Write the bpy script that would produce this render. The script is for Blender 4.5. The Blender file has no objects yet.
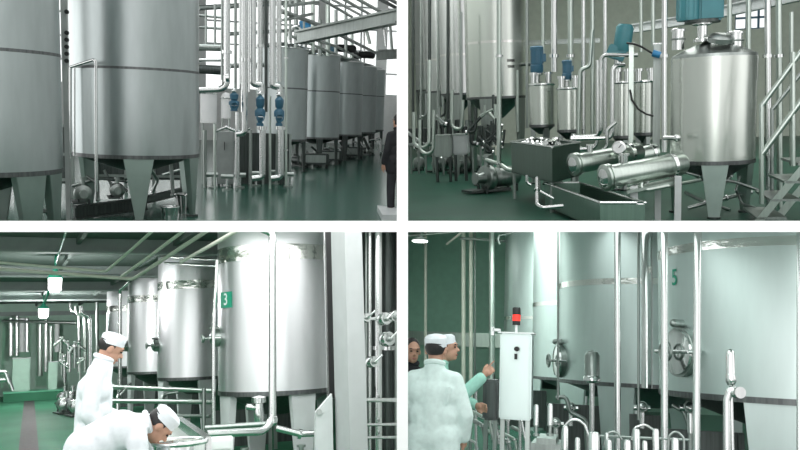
import bpy, bmesh, math, random
from mathutils import Vector, Matrix
random.seed(7)
PI = math.pi
S = bpy.context.scene
COL = S.collection
F = 800.0                      # focal length in pixels of an 800x450 frame
CAM = Vector((0, 0, 1.65))
D0 = 5.0                       # where the dividing slab and wall begin
SLAB_TOP = CAM.z + 4.2 / F * D0
SLAB_BOT = CAM.z - 7.0 / F * D0
WALL_L = -3.2 / F * D0
WALL_R = 8.0 / F * D0

# ---------------------------------------------------------------- materials
def principled(name):
    m = bpy.data.materials.new(name); m.use_nodes = True
    nt = m.node_tree
    return m, nt, nt.nodes['Principled BSDF']

def noise_color(nt, b, c1, c2, scale=(6, 6, 6), detail=3, lo=.35, hi=.65, inp='Base Color'):
    tc = nt.nodes.new('ShaderNodeTexCoord'); mp = nt.nodes.new('ShaderNodeMapping')
    mp.inputs['Scale'].default_value = scale
    nz = nt.nodes.new('ShaderNodeTexNoise'); nz.inputs['Scale'].default_value = 1; nz.inputs['Detail'].default_value = detail
    cr = nt.nodes.new('ShaderNodeValToRGB')
    cr.color_ramp.elements[0].position = lo; cr.color_ramp.elements[1].position = hi
    cr.color_ramp.elements[0].color = (*c1, 1); cr.color_ramp.elements[1].color = (*c2, 1)
    nt.links.new(tc.outputs['Object'], mp.inputs[0]); nt.links.new(mp.outputs[0], nz.inputs['Vector'])
    nt.links.new(nz.outputs['Fac'], cr.inputs[0]); nt.links.new(cr.outputs[0], b.inputs[inp])
    return nz, cr

def steel(name, c, rough=.35, var=.06, grain=(30, 30, 1.5), bump=0.0, rv=.03):
    m, nt, b = principled(name)
    b.inputs['Metallic'].default_value = 1
    b.inputs['Roughness'].default_value = rough
    c1 = tuple(max(0, x * (1 - var)) for x in c); c2 = tuple(min(1, x * (1 + var)) for x in c)
    nz, cr = noise_color(nt, b, c1, c2, grain)
    mr = nt.nodes.new('ShaderNodeMapRange')
    mr.inputs['To Min'].default_value = max(.05, rough - rv); mr.inputs['To Max'].default_value = rough + rv
    nt.links.new(nz.outputs['Fac'], mr.inputs['Value']); nt.links.new(mr.outputs[0], b.inputs['Roughness'])
    if bump:
        bp = nt.nodes.new('ShaderNodeBump'); bp.inputs['Strength'].default_value = bump; bp.inputs['Distance'].default_value = .01
        nt.links.new(nz.outputs['Fac'], bp.inputs['Height']); nt.links.new(bp.outputs[0], b.inputs['Normal'])
    return m

def paint(name, c, rough=.5, var=.08, scale=(5, 5, 5), spec=.5, bump=0.0):
    m, nt, b = principled(name)
    b.inputs['Roughness'].default_value = rough
    b.inputs['Specular IOR Level'].default_value = spec
    c1 = tuple(max(0, x * (1 - var)) for x in c); c2 = tuple(min(1, x * (1 + var)) for x in c)
    nz, cr = noise_color(nt, b, c1, c2, scale)
    if bump:
        bp = nt.nodes.new('ShaderNodeBump'); bp.inputs['Strength'].default_value = bump; bp.inputs['Distance'].default_value = .02
        nt.links.new(nz.outputs['Fac'], bp.inputs['Height']); nt.links.new(bp.outputs[0], b.inputs['Normal'])
    return m

def glow(name, c, s):
    m, nt, b = principled(name)
    b.inputs['Base Color'].default_value = (*c, 1)
    b.inputs['Emission Color'].default_value = (*c, 1); b.inputs['Emission Strength'].default_value = s
    return m

def glass(name):
    m, nt, b = principled(name)
    b.inputs['Base Color'].default_value = (.95, .98, .97, 1); b.inputs['Roughness'].default_value = .02
    b.inputs['Transmission Weight'].default_value = 1; b.inputs['IOR'].default_value = 1.02
    return m

M = dict(
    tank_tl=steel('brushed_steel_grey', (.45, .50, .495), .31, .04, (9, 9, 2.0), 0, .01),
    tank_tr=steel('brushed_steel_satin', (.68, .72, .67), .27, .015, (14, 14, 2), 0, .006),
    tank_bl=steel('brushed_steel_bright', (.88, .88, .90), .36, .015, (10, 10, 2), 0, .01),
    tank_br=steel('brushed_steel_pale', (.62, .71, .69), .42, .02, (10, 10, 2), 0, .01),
    trough_g=steel('floor_reflection_trough_steel', (.25, .37, .31), .35, .06),  # the floor's green reflection is put into the steel colour
    trough=steel('dark_trough_steel', (.15, .21, .18), .4, .08),
    band=steel('hammered_band_steel', (.8, .8, .77), .16, .05, (5, 5, 9), 1.0),
    polish=steel('polished_steel', (.75, .77, .76), .12, .05),
    pipe=steel('pipe_steel', (.70, .72, .71), .22, .05),
    pipe_d=steel('pipe_steel_dull', (.38, .42, .40), .35, .1),
    pipe_g=steel('pipe_steel_greenish', (.55, .62, .57), .3, .06),
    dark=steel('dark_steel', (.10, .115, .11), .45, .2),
    black=paint('black_rubber', (.012, .013, .013), .5),
    seam=steel('seam_steel', (.16, .17, .17), .4, .2),
    leg=steel('leg_plate_steel', (.33, .41, .375), .4, .06, (4, 4, 4)),
    blue=paint('blue_enamel', (.045, .15, .23), .4),
    teal=paint('teal_enamel', (.05, .22, .25), .4),
    bblue=paint('bright_blue_enamel', (.04, .25, .5), .4),
    white=paint('white_paint', (.86, .87, .87), .6, .02),
    divider=paint('white_plaster', (.93, .93, .93), .9, .005, spec=.1),
    cream=paint('cream_paint', (.66, .67, .58), .5, .05),
    grey=paint('grey_paint', (.36, .39, .38), .5, .08),
    lgrey=paint('light_grey_paint', (.58, .61, .61), .5, .04),
    cloth=paint('white_cotton', (.74, .77, .80), .9, .04, (25, 25, 25), .1),
    mint=paint('mint_cotton', (.36, .66, .56), .9, .05, (25, 25, 25), .1),
    mwhite=paint('greenish_white_cotton', (.66, .78, .75), .9, .05, (25, 25, 25), .1),
    skin=paint('skin', (.48, .27, .19), .55, .06, (20, 20, 20)),
    hair=paint('black_hair', (.012, .010, .010), .5, .3, (60, 60, 60)),
    eye=paint('eye_dark', (.02, .015, .012), .2),
    lip=paint('lip', (.36, .14, .11), .5),
    trouser=paint('dark_cloth', (.02, .022, .026), .9, .2),
    shoe=paint('shoe_black', (.015, .015, .015), .4),
    green=paint('green_sign', (.02, .32, .20), .5),
    red=glow('red_lamp_glass', (.8, .03, .02), 1.2),
    lamp=glow('lamp_glass', (1, 1, .98), 14),
    glass=glass('window_glass'),
    floor_tl=paint('green_epoxy_dark', (.022, .095, .066), .2, .15, (.8, .8, .8), .35),
    floor_tr=paint('green_epoxy_deep', (.017, .085, .055), .35, .15, (.8, .8, .8), .2),
    floor_bl=paint('green_epoxy', (.05, .18, .105), .6, .12, (.8, .8, .8), .05),
    floor_br=paint('green_epoxy_shade', (.03, .12, .08), .25, .12, (.8, .8, .8)),
    drain=paint('drain_grating_grey', (.05, .05, .046), .7, .25, (12, 12, 12)),
    wall_w=paint('white_wall', (.78, .80, .79), .8, .03),
    wall_gg=paint('grey_green_wall', (.58, .64, .55), .8, .04),
    wall_g=paint('green_wall', (.34, .58, .46), .6, .04),
    wall_pg=paint('pale_green_wall', (.42, .60, .50), .7, .04),
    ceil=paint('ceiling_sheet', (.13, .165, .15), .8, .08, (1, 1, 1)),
    beam=paint('ceiling_beam_paint', (.30, .35, .335), .7, .05),
    column=paint('column_paint', (.40, .42, .42), .6, .03),
    fur=paint('dark_coat', (.012, .013, .016), .8, .2),
)

# ---------------------------------------------------------------- rooms
class Room:
    def __init__(s, name, cx, h, H, left, upper):
        s.name, s.H = name, H
        f = Vector(((cx - 400) / F, 1, (225 - h) / F)).normalized()
        r = f.cross(Vector((0, 0, 1))).normalized(); u = r.cross(f)
        s.R = Matrix((r, f, u)).transposed()
        s.M = Matrix.Translation(CAM) @ s.R.to_4x4() @ Matrix.Translation((0, 0, -H))
        s.Mi = s.M.inverted()
        # half spaces the room is cut by (world point, world normal pointing out of the room)
        s.planes = [(Vector((WALL_L - .004 if left else WALL_R + .004, 0, 0)), Vector((1 if left else -1, 0, 0))),
                    (Vector((0, 0, SLAB_TOP + .005 if upper else SLAB_BOT - .004)), Vector((0, 0, -1 if upper else 1)))]
        s.lplanes = [(s.Mi @ p, (s.R.transposed() @ n)) for p, n in s.planes]
    def ray(s, px, py):
        return s.R.transposed() @ Vector(((px - 400) / F, 1, (225 - py) / F))
    def P(s, px, py, Y):
        d = s.ray(px, py)
        return d * (Y / d.y) + Vector((0, 0, s.H))
    def G(s, px, py, z=0):
        d = s.ray(px, py)
        return d * ((z - s.H) / d.z) + Vector((0, 0, s.H))
    def px(s, n, Y, p=None):         # n pixels in metres at depth Y
        return n * Y / F * 1.03

TL = Room('upper_left', 200, 106, 1.70, True, True)
TR = Room('upper_right', 600, 100, 1.70, False, True)
BL = Room('lower_left', 200, 345, 1.60, True, False)
BR = Room('lower_right', 600, 360, 1.55, False, False)

# ---------------------------------------------------------------- mesh building
class MB:
    def __init__(s): s.v, s.f = [], []
    def add(s, vs, fs):
        b = len(s.v); s.v += [Vector(v) for v in vs]; s.f += [tuple(b + i for i in f) for f in fs]; return s
    def box(s, lo, hi, rot=None, bev=0):
        lo, hi = Vector(lo), Vector(hi)
        vs = [Vector((x, y, z)) for z in (lo.z, hi.z) for y in (lo.y, hi.y) for x in (lo.x, hi.x)]
        if rot is not None:
            c = (lo + hi) / 2; vs = [c + rot @ (v - c) for v in vs]
        return s.add(vs, [(0, 2, 3, 1), (4, 5, 7, 6), (0, 1, 5, 4), (2, 6, 7, 3), (0, 4, 6, 2), (1, 3, 7, 5)])
    def hexa(s, bot, top):           # 4 bottom points and 4 top points, same order
        return s.add(list(bot) + list(top), [(3, 2, 1, 0), (4, 5, 6, 7)] + [(i, (i + 1) % 4, 4 + (i + 1) % 4, 4 + i) for i in range(4)])
    def prism(s, poly, ext):
        n = len(poly); ext = Vector(ext); a = [Vector(p) for p in poly]
        return s.add(a + [p + ext for p in a], [tuple(range(n - 1, -1, -1)), tuple(range(n, 2 * n))] + [(i, (i + 1) % n, n + (i + 1) % n, n + i) for i in range(n)])
    def tube(s, pts, r, bend=None, seg=12, caps=True, r1=None):
        pts = [Vector(p) for p in pts]
        if bend is None: bend = r * 3
        path = [pts[0]]
        for i in range(1, len(pts) - 1):
            a, b, c = pts[i - 1], pts[i], pts[i + 1]
            u, w = (a - b), (c - b); lu, lw = u.length, w.length
            u.normalize(); w.normalize()
            ang = u.angle(w, PI)
            if ang > PI - .05 or bend <= 0: path.append(b); continue
            t = min(bend / math.tan(ang / 2), lu * .49, lw * .49); rr = t * math.tan(ang / 2)
            c0 = b + (u + w).normalized() * (rr / math.sin(ang / 2))
            p0, p1 = b + u * t, b + w * t
            n = 6
            a0, a1 = p0 - c0, p1 - c0
            tot = a0.angle(a1, 0); ax = a0.cross(a1)
            if ax.length < 1e-9: path.append(b); continue
            ax.normalize()
            for k in range(n + 1): path.append(c0 + Matrix.Rotation(tot * k / n, 3, ax) @ a0)
        path.append(pts[-1])
        q = [path[0]]
        for p in path[1:]:
            if (p - q[-1]).length > 1e-5: q.append(p)
        path = q; n = len(path)
        if n < 2: return s
        tg = [(path[min(i + 1, n - 1)] - path[max(i - 1, 0)]).normalized() for i in range(n)]
        up = Vector((0, 0, 1)) if abs(tg[0].z) < .9 else Vector((1, 0, 0))
        nn = (up - tg[0] * up.dot(tg[0])).normalized()
        vs = []
        for i in range(n):
            nn = (nn - tg[i] * nn.dot(tg[i])).normalized(); bb = tg[i].cross(nn)
            ri = r if r1 is None else r + (r1 - r) * i / (n - 1)
            for k in range(seg):
                a = 2 * PI * k / seg
                vs.append(path[i] + (nn * math.cos(a) + bb * math.sin(a)) * ri)
        fs = [(i * seg + k, i * seg + (k + 1) % seg, (i + 1) * seg + (k + 1) % seg, (i + 1) * seg + k) for i in range(n - 1) for k in range(seg)]
        if caps: fs += [tuple(range(seg - 1, -1, -1)), tuple((n - 1) * seg + k for k in range(seg))]
        return s.add(vs, fs)
    def cyl(s, p0, p1, r, r1=None, seg=20): return s.tube([p0, p1], r, 0, seg, True, r1)
    def lathe(s, prof, c=(0, 0, 0), axis=(0, 0, 1), seg=48):
        """profile of (radius, height) along axis from c; radius 0 ends close"""
        c = Vector(c); ax = Vector(axis).normalized()
        q = Vector((0, 0, 1)).rotation_difference(ax).to_matrix()
        vs, rings = [], []
        for r, z in prof:
            if r < 1e-6: rings.append([len(vs)]); vs.append(c + q @ Vector((0, 0, z)))
            else:
                rings.append(list(range(len(vs), len(vs) + seg)))
                vs += [c + q @ Vector((r * math.cos(2 * PI * k / seg), r * math.sin(2 * PI * k / seg), z)) for k in range(seg)]
        fs = []
        for a, b in zip(rings, rings[1:]):
            for k in range(seg):
                k2 = (k + 1) % seg
                if len(a) == 1 and len(b) == 1: break
                if len(a) == 1: fs.append((a[0], b[k2], b[k]))
                elif len(b) == 1: fs.append((a[k], a[k2], b[0]))
                else: fs.append((a[k], a[k2], b[k2], b[k]))
        if len(rings[0]) > 1: fs.append(tuple(reversed(rings[0])))
        if len(rings[-1]) > 1: fs.append(tuple(rings[-1]))
        return s.add(vs, fs)
    def ball(s, c, rad, rot=None, seg=20, rings=12):
        c = Vector(c); rad = Vector(rad) if not isinstance(rad, (int, float)) else Vector((rad,) * 3)
        prof = [(math.sin(PI * i / rings), -math.cos(PI * i / rings)) for i in range(rings + 1)]
        t = MB().lathe(prof, seg=seg)
        vs = [Vector((v.x * rad.x, v.y * rad.y, v.z * rad.z)) for v in t.v]
        if rot is not None: vs = [rot @ v for v in vs]
        return s.add([c + v for v in vs], t.f)
    def torus(s, c, R, r, axis=(0, 0, 1), seg=32, seg2=8):
        c = Vector(c); q = Vector((0, 0, 1)).rotation_difference(Vector(axis).normalized()).to_matrix()
        vs = [c + q @ Vector(((R + r * math.cos(b)) * math.cos(a), (R + r * math.cos(b)) * math.sin(a), r * math.sin(b)))
              for a in [2 * PI * i / seg for i in range(seg)] for b in [2 * PI * j / seg2 for j in range(seg2)]]
        fs = [(i * seg2 + j, ((i + 1) % seg) * seg2 + j, ((i + 1) % seg) * seg2 + (j + 1) % seg2, i * seg2 + (j + 1) % seg2) for i in range(seg) for j in range(seg2)]
        return s.add(vs, fs)

def to_mesh(name, mb, mat, room=None, base=Vector(), smooth=True, bevel=0, mods=None, clip=True, extra=None):
    me = bpy.data.meshes.new(name)
    me.from_pydata([tuple(v) for v in mb.v], [], mb.f)
    if mods:                                    # voxel-join and smooth
        o = bpy.data.objects.new('tmp', me); COL.objects.link(o)
        mods(o)
        dg = bpy.context.evaluated_depsgraph_get()
        me2 = bpy.data.meshes.new_from_object(o.evaluated_get(dg))
        bpy.data.objects.remove(o); bpy.data.meshes.remove(me); me = me2; me.name = name
    bm = bmesh.new(); bm.from_mesh(me)
    bmesh.ops.recalc_face_normals(bm, faces=bm.faces)
    if bevel:
        es = [e for e in bm.edges if len(e.link_faces) == 2 and e.calc_face_angle(0) > .6]
        bmesh.ops.bevel(bm, geom=es, offset=bevel, segments=2, affect='EDGES', clamp_overlap=True)
    if room is not None and clip:
        for co, no in room.lplanes + (extra or []):
            if any((v.co - co).dot(no) > 1e-5 for v in bm.verts):
                g = bm.verts[:] + bm.edges[:] + bm.faces[:]
                r = bmesh.ops.bisect_plane(bm, geom=g, dist=1e-6, plane_co=co, plane_no=no, clear_outer=True)
                ed = [e for e in r['geom_cut'] if isinstance(e, bmesh.types.BMEdge) and e.is_valid and len(e.link_faces) == 1]
                if ed: bmesh.ops.holes_fill(bm, edges=ed, sides=0)
    for v in bm.verts: v.co -= base
    bm.to_mesh(me); bm.free()
    me.materials.clear(); me.materials.append(mat)
    if smooth:
        me.polygons.foreach_set('use_smooth', [True] * len(me.polygons))
        me.set_sharp_from_angle(angle=math.radians(38))
    return me

def tag(o, label=None, cat=None, group=None, kind=None):
    if label: o['label'] = label
    if cat: o['category'] = cat
    if group: o['group'] = group
    if kind: o['kind'] = kind
    return o

class Thing:
    """an Empty at the thing's base that parents its parts (all coordinates are the room's)"""
    def __init__(s, room, name, label, cat, base, group=None):
        s.room, s.base = room, Vector(base)
        s.o = bpy.data.objects.new(name, None); COL.objects.link(s.o)
        s.o.empty_display_size = .1
        s.o.matrix_world = room.M @ Matrix.Translation(s.base)
        tag(s.o, label, cat, group)
    def part(s, name, mb, mat, parent=None, label=None, **k):
        me = to_mesh(name, mb, mat, s.room, s.base, **k)
        if not me.polygons: return None
        o = bpy.data.objects.new(name, me); COL.objects.link(o); o.parent = parent or s.o
        if label: o['label'] = label
        return o

def single(room, name, mb, mat, label=None, cat=None, group=None, kind=None, base=None, **k):
    if base is None:
        zs = min(v.z for v in mb.v); n = len(mb.v)
        base = Vector((sum(v.x for v in mb.v) / n, sum(v.y for v in mb.v) / n, zs))
    me = to_mesh(name, mb, mat, room, base, **k)
    if not me.polygons: return None
    o = bpy.data.objects.new(name, me); COL.objects.link(o)
    o.matrix_world = room.M @ Matrix.Translation(base)
    return tag(o, label, cat, group, kind)

def world_obj(name, mb, mat, kind='structure'):
    me = to_mesh(name, mb, mat, smooth=False)
    o = bpy.data.objects.new(name, me); COL.objects.link(o); return tag(o, kind=kind)

# ---------------------------------------------------------------- generic kinds
def pipe(room, label, pts, r, mat='pipe', name='steel_pipe', group=None, cat='pipe', bend=None, clamps=(), seg=12):
    """pts are (px, py, depth); r in pixels at the first point"""
    p3 = [room.P(*p) for p in pts]; rr = room.px(r, pts[0][2])
    mb = MB().tube(p3, rr, bend, seg)
    if not clamps:
        return single(room, name, mb, M[mat], label, cat, group)
    t = Thing(room, name, label, cat, min(p3, key=lambda v: v.z), group)
    t.part('tube', mb, M[mat])
    for px, py, Y in clamps:
        c = room.P(px, py, Y)
        i = min(range(len(p3) - 1), key=lambda k: ((p3[k] + p3[k + 1]) / 2 - c).length)
        d = (p3[i + 1] - p3[i]).normalized()
        t.part('pipe_clamp', MB().cyl(c - d * rr * .5, c + d * rr * .5, rr * 1.55), M['polish'])
    return t

def legplate(mb, c, ang, w0, w1, z0, z1, th=.012, dep=.10):
    """tapered folded plate leg, width w1 at the top z1, w0 at the foot z0; facing ang"""
    d = Vector((math.cos(ang), math.sin(ang), 0)); e = Vector((-d.y, d.x, 0)); c = Vector((c[0], c[1], 0))
    def ring(w, z, dd): return [c + e * (-w / 2) + Vector((0, 0, z)) - d * dd, c + e * (-w / 2) + Vector((0, 0, z)), c + e * (w / 2) + Vector((0, 0, z)), c + e * (w / 2) + Vector((0, 0, z)) - d * dd]
    mb.hexa(ring(w0, z0, dep * .6), ring(w1, z1, dep))

def tank(room, name, label, X, Y, R, zb, zt, mat, group=None, band=None, bandmat='band', bandw=.09, seams=(), legs=(), legw=(.3, .12),
         top='dome', cone=.25, legmat='leg', base_ring=True, cat='tank', rim=False):
    t = Thing(room, name, label, cat, (X, Y, 0), group); c = (X, Y, 0)
    prof = [(0, zb - cone), (R * .25, zb - cone), (R * .9, zb - .05), (R, zb)]
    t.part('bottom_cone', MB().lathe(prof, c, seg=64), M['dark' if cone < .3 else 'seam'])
    pr = [(R, zb), (R, zt)]
    t.part('shell', MB().lathe(pr, c, seg=96), M[mat])
    if top == 'dome':
        t.part('lid', MB().lathe([(R, zt), (R * .97, zt + .03), (R * .7, zt + R * .16), (R * .3, zt + R * .24), (0, zt + R * .26)], c, seg=64), M[mat])
    if band is not None:
        t.part('band', MB().lathe([(R, band - bandw / 2), (R + .008, band - bandw / 2), (R + .008, band + bandw / 2), (R, band + bandw / 2)], c, seg=96), M[bandmat])
    for z in seams:
        t.part('seam', MB().lathe([(R, z - .018), (R + .004, z - .018), (R + .004, z + .018), (R, z + .018)], c, seg=96), M['seam'])
    if base_ring:
        t.part('base_ring', MB().lathe([(R - .02, zb - .035), (R + .006, zb - .035), (R + .006, zb + .02), (R, zb + .02)], c, seg=96), M['seam'])
    if rim:
        t.part('rim', MB().torus((X, Y, zt), R + .005, .022, seg=64), M['polish'])
    for a in legs:
        a = math.radians(a); mb = MB()
        legplate(mb, (X + math.cos(a) * (R - .03), Y + math.sin(a) * (R - .03)), a, legw[1], legw[0], 0, zb + .02)
        t.part('leg', mb, M[legmat], bevel=.006)
        f = MB().cyl((X + math.cos(a) * (R - .06), Y + math.sin(a) * (R - .06), 0), (X + math.cos(a) * (R - .06), Y + math.sin(a) * (R - .06), .03), .09)
        t.part('foot', f, M['dark'])
    return t

def surf(X, Y, R, ang):     # point on a cylinder: ang measured from the side that faces the camera (-y), + to the right
    return Vector((X + R * math.sin(ang), Y - R * math.cos(ang), 0)), Vector((math.sin(ang), -math.cos(ang), 0))

def wrap_text(t, name, txt, X, Y, R, ang, z, size, mat, parent=None, label=None):
    cu = bpy.data.curves.new('txt', 'FONT'); cu.body = txt; cu.size = size; cu.align_x = 'CENTER'; cu.align_y = 'CENTER'; cu.offset = .012 * size
    o = bpy.data.objects.new('txt', cu); COL.objects.link(o)
    dg = bpy.context.evaluated_depsgraph_get(); me = bpy.data.meshes.new_from_object(o.evaluated_get(dg))
    mb = MB(); mb.v = []; vs = []
    for v in me.vertices:
        p, n = surf(X, Y, R + .006, ang + v.co.x / R); vs.append(p + Vector((0, 0, z + v.co.y)))
    mb.add(vs, [tuple(p.vertices) for p in me.polygons])
    bpy.data.objects.remove(o); bpy.data.curves.remove(cu); bpy.data.meshes.remove(me)
    return t.part(name, mb, M[mat], parent, label, smooth=False)

def manhole(t, X, Y, R, ang, z, r, mat='polish'):
    p, n = surf(X, Y, R, ang); p = p + Vector((0, 0, z)); s = n.cross(Vector((0, 0, 1)))
    h = t.part('manhole_collar', MB().lathe([(r, -.03), (r, .06), (r * .86, .06)], p, n, seg=40), M['pipe_d'])
    t.part('manhole_door', MB().lathe([(r * .92, .06), (r * .9, .085), (r * .5, .11), (0, .12)], p, n, seg=40), M[mat], h)
    t.part('hand_wheel', MB().torus(p + n * .2, r * .36, .018, n, 28, 8).cyl(p + n * .1, p + n * .21, .02)
           .cyl(p + n * .2 - s * r * .34, p + n * .2 + s * r * .34, .012).cyl(p + n * .2 - Vector((0, 0, r * .34)), p + n * .2 + Vector((0, 0, r * .34)), .012), M['pipe_d'], h)
    t.part('hinge_bar', MB().cyl(p + n * .13 - s * r * 1.1, p + n * .13 + s * r * 1.1, .018).cyl(p + s * r * 1.08, p + n * .14 + s * r * 1.08, .02).cyl(p - s * r * 1.08, p + n * .14 - s * r * 1.08, .02), M['pipe'], h)
    t.part('vent_cap', MB().cyl(p + Vector((0, 0, r * 1.15)), p + Vector((0, 0, r * 1.15)) + n * .1, r * .16).ball(p + Vector((0, 0, r * 1.15)) + n * .1, r * .17), M['pipe_d'], h)

def pump(room, label, p, size, yaw=0, group=None, bodymat='pipe', motormat='pipe_d', cat='pump'):
    t = Thing(room, 'pump', label, cat, p, group); p = Vector(p); k = size
    q = Matrix.Rotation(yaw, 3, 'Z')
    W = lambda x, y, z: p + q @ Vector((x * k, y * k, z * k))
    ax = q @ Vector((1, 0, 0))
    t.part('motor', MB().lathe([(0, 0), (.15 * k, 0), (.17 * k, .03 * k), (.17 * k, .4 * k), (.12 * k, .46 * k), (0, .46 * k)], W(-.5, 0, .25), ax, 24), M[motormat])
    for i in range(5):
        pass
    v = t.part('volute', MB().lathe([(0, 0), (.2 * k, 0), (.22 * k, .03 * k), (.22 * k, .1 * k), (.2 * k, .13 * k), (.1 * k, .15 * k), (.07 * k, .3 * k), (.1 * k, .3 * k), (.1 * k, .33 * k), (0, .33 * k)], W(.02, 0, .25), ax, 28), M[bodymat])
    t.part('outlet', MB().tube([W(.09, 0, .4), W(.09, 0, .62)], .05 * k).cyl(W(.09, 0, .6), W(.09, 0, .64), .085 * k), M[bodymat], v)
    t.part('base_plate', MB().box(W(0, 0, .04) - Vector((.5 * k, .16 * k, .02 * k)), W(0, 0, .04) + Vector((.3 * k, .16 * k, .02 * k)), q), M['dark'])
    for x in (-.42, .2):
        for y in (-.12, .12):
            t.part('foot', MB().cyl(W(x, y, 0), W(x, y, .12), .025 * k, seg=10), M['dark'])
    return t

def actuator(room, label, p, r, h, bodymat='polish', capmat='pipe', stem=.3, group=None, cat='valve', name='valve_actuator', axis=None):
    """upright can with a domed cap on a slimmer valve body"""
    t = Thing(room, name, label, cat, p, group); p = Vector(p)
    b = t.part('valve_body', MB().lathe([(0, 0), (r * 1.25, 0), (r * 1.25, .06 * h), (r * .6, .1 * h), (r * .6, stem * h), (r * 1.05, stem * h), (r * 1.05, stem * h + .04 * h), (0, stem * h + .04 * h)], p, seg=20), M['pipe_d'])
    t.part('canister', MB().lathe([(0, stem * h), (r, stem * h), (r, h * .9), (r * .8, h * .97), (0, h)], p, seg=24), M[bodymat])
    return t

def motor_vert(room, label, p, r, h, mat, group=None, cat='motor', name='agitator_motor'):
    """upright ribbed motor on a flanged neck"""
    t = Thing(room, name, label, cat, p, group); p = Vector(p)
    t.part('neck', MB().lathe([(0, 0), (r * .9, 0), (r * .9, .04 * h), (r * .45, .06 * h), (r * .45, .26 * h), (r * .95, .28 * h), (r * .95, .32 * h), (0, .32 * h)], p, seg=20), M['pipe'])
    t.part('gearbox', MB().lathe([(0, .32 * h), (r * .8, .32 * h), (r * .95, .36 * h), (r * .95, .52 * h), (r * .8, .55 * h), (0, .55 * h)], p, seg=20), M[mat])
    mb = MB().lathe([(0, .55 * h), (r * .85, .55 * h), (r * .85, .92 * h), (0, .92 * h)], p, seg=24)
    for i in range(12):
        a = 2 * PI * i / 12; d = Vector((math.cos(a), math.sin(a), 0)); e = Vector((-d.y, d.x, 0))
        mb.box(p + Vector((0, 0, .56 * h)) + d * r * .8 - Vector((.06 * r,) * 2 + (0,)), p + Vector((0, 0, .9 * h)) + d * r * .95 + Vector((.06 * r,) * 2 + (0,)))
    b = t.part('motor_body', mb, M[mat])
    t.part('fan_cowl', MB().lathe([(0, .9 * h), (r, .9 * h), (r, .97 * h), (r * .8, h), (0, h)], p, seg=24), M[mat], b)
    t.part('terminal_box', MB().box(p + Vector((r * .7, -r * .4, .6 * h)), p + Vector((r * 1.35, r * .4, .8 * h))), M[mat], b, bevel=.005)
    return t

def clipped_floor(room, name, x0, x1, y0, y1, mat, z=0, th=.05, rot=0.0, kind='structure', thick_up=False):
    mb = MB().box((x0, y0, z - (0 if thick_up else th)), (x1, y1, z + (th if thick_up else 0)))
    if rot:
        q = Matrix.Rotation(rot, 3, 'Z'); mb.v = [q @ v for v in mb.v]
    return single(room, name, mb, M[mat], kind=kind, smooth=False)
# ---------------------------------------------------------------- camera, world
cd = bpy.data.cameras.new('camera'); co = bpy.data.objects.new('camera', cd); COL.objects.link(co)
co.location = CAM; co.rotation_euler = (PI / 2, 0, 0)
cd.sensor_width = 36; cd.lens = 36 * F / 800; cd.clip_end = 500
S.camera = co
S.view_settings.view_transform = 'Standard'; S.view_settings.look = 'None'; S.view_settings.gamma = 1
S.view_settings.use_curve_mapping = False; S.view_settings.exposure = 0

W = bpy.data.worlds.new('hall_daylight'); S.world = W; W.use_nodes = True
nt = W.node_tree; bg = nt.nodes['Background']
tc = nt.nodes.new('ShaderNodeTexCoord'); sx = nt.nodes.new('ShaderNodeSeparateXYZ')
nt.links.new(tc.outputs['Generated'], sx.inputs[0])
ng = nt.nodes.new('ShaderNodeMath'); ng.operation = 'MULTIPLY'; ng.inputs[1].default_value = -1
nt.links.new(sx.outputs['Y'], ng.inputs[0])
at = nt.nodes.new('ShaderNodeMath'); at.operation = 'ARCTAN2'       # 0 towards the viewer's side, + to the right
nt.links.new(sx.outputs['X'], at.inputs[0]); nt.links.new(ng.outputs[0], at.inputs[1])
mr = nt.nodes.new('ShaderNodeMapRange'); mr.inputs['From Min'].default_value = -PI; mr.inputs['From Max'].default_value = PI
nt.links.new(at.outputs[0], mr.inputs['Value'])
cr = nt.nodes.new('ShaderNodeValToRGB'); nt.links.new(mr.outputs[0], cr.inputs[0])
# made-up bright bands round the horizon, shaped to streak the steel tanks
stops = [(-180, 1.0), (-150, 1.7), (-88, 1.7), (-78, .75), (-70, .8), (-62, 1.3), (-34, 1.1), (-25, .85), (-20, 2.6), (-11, 2.6), (-5, .85), (14, 1.15), (24, .85), (38, .8), (50, 1.3), (85, 1.3), (100, .8), (180, 1.0)]
el = cr.color_ramp.elements
while len(el) > 1: el.remove(el[-1])
for i, (a, v) in enumerate(stops):
    e = el[0] if i == 0 else el.new((a + 180) / 360)
    e.position = (a + 180) / 360; e.color = (v / 2, v / 2, v / 2, 1)
el_ = nt.nodes.new('ShaderNodeMapRange'); el_.inputs['From Min'].default_value = -.6; el_.inputs['From Max'].default_value = .2
el_.inputs['To Min'].default_value = .7; el_.inputs['To Max'].default_value = 1.1
nt.links.new(sx.outputs['Z'], el_.inputs['Value'])
mm = nt.nodes.new('ShaderNodeMath'); mm.operation = 'MULTIPLY'; mm.inputs[1].default_value = 2.35
nt.links.new(el_.outputs[0], mm.inputs[0])
nt.links.new(cr.outputs[0], bg.inputs['Color']); nt.links.new(mm.outputs[0], bg.inputs['Strength'])

def area(room, name, p, sx, sy, power, color=(1, 1, 1), tilt=None):
    l = bpy.data.lights.new(name, 'AREA'); l.shape = 'RECTANGLE'; l.size = sx; l.size_y = sy; l.energy = power; l.color = color
    o = bpy.data.objects.new(name, l); COL.objects.link(o)
    o.matrix_world = room.M @ Matrix.Translation(Vector(p)) @ (tilt.to_4x4() if tilt else Matrix())
    return o

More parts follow.
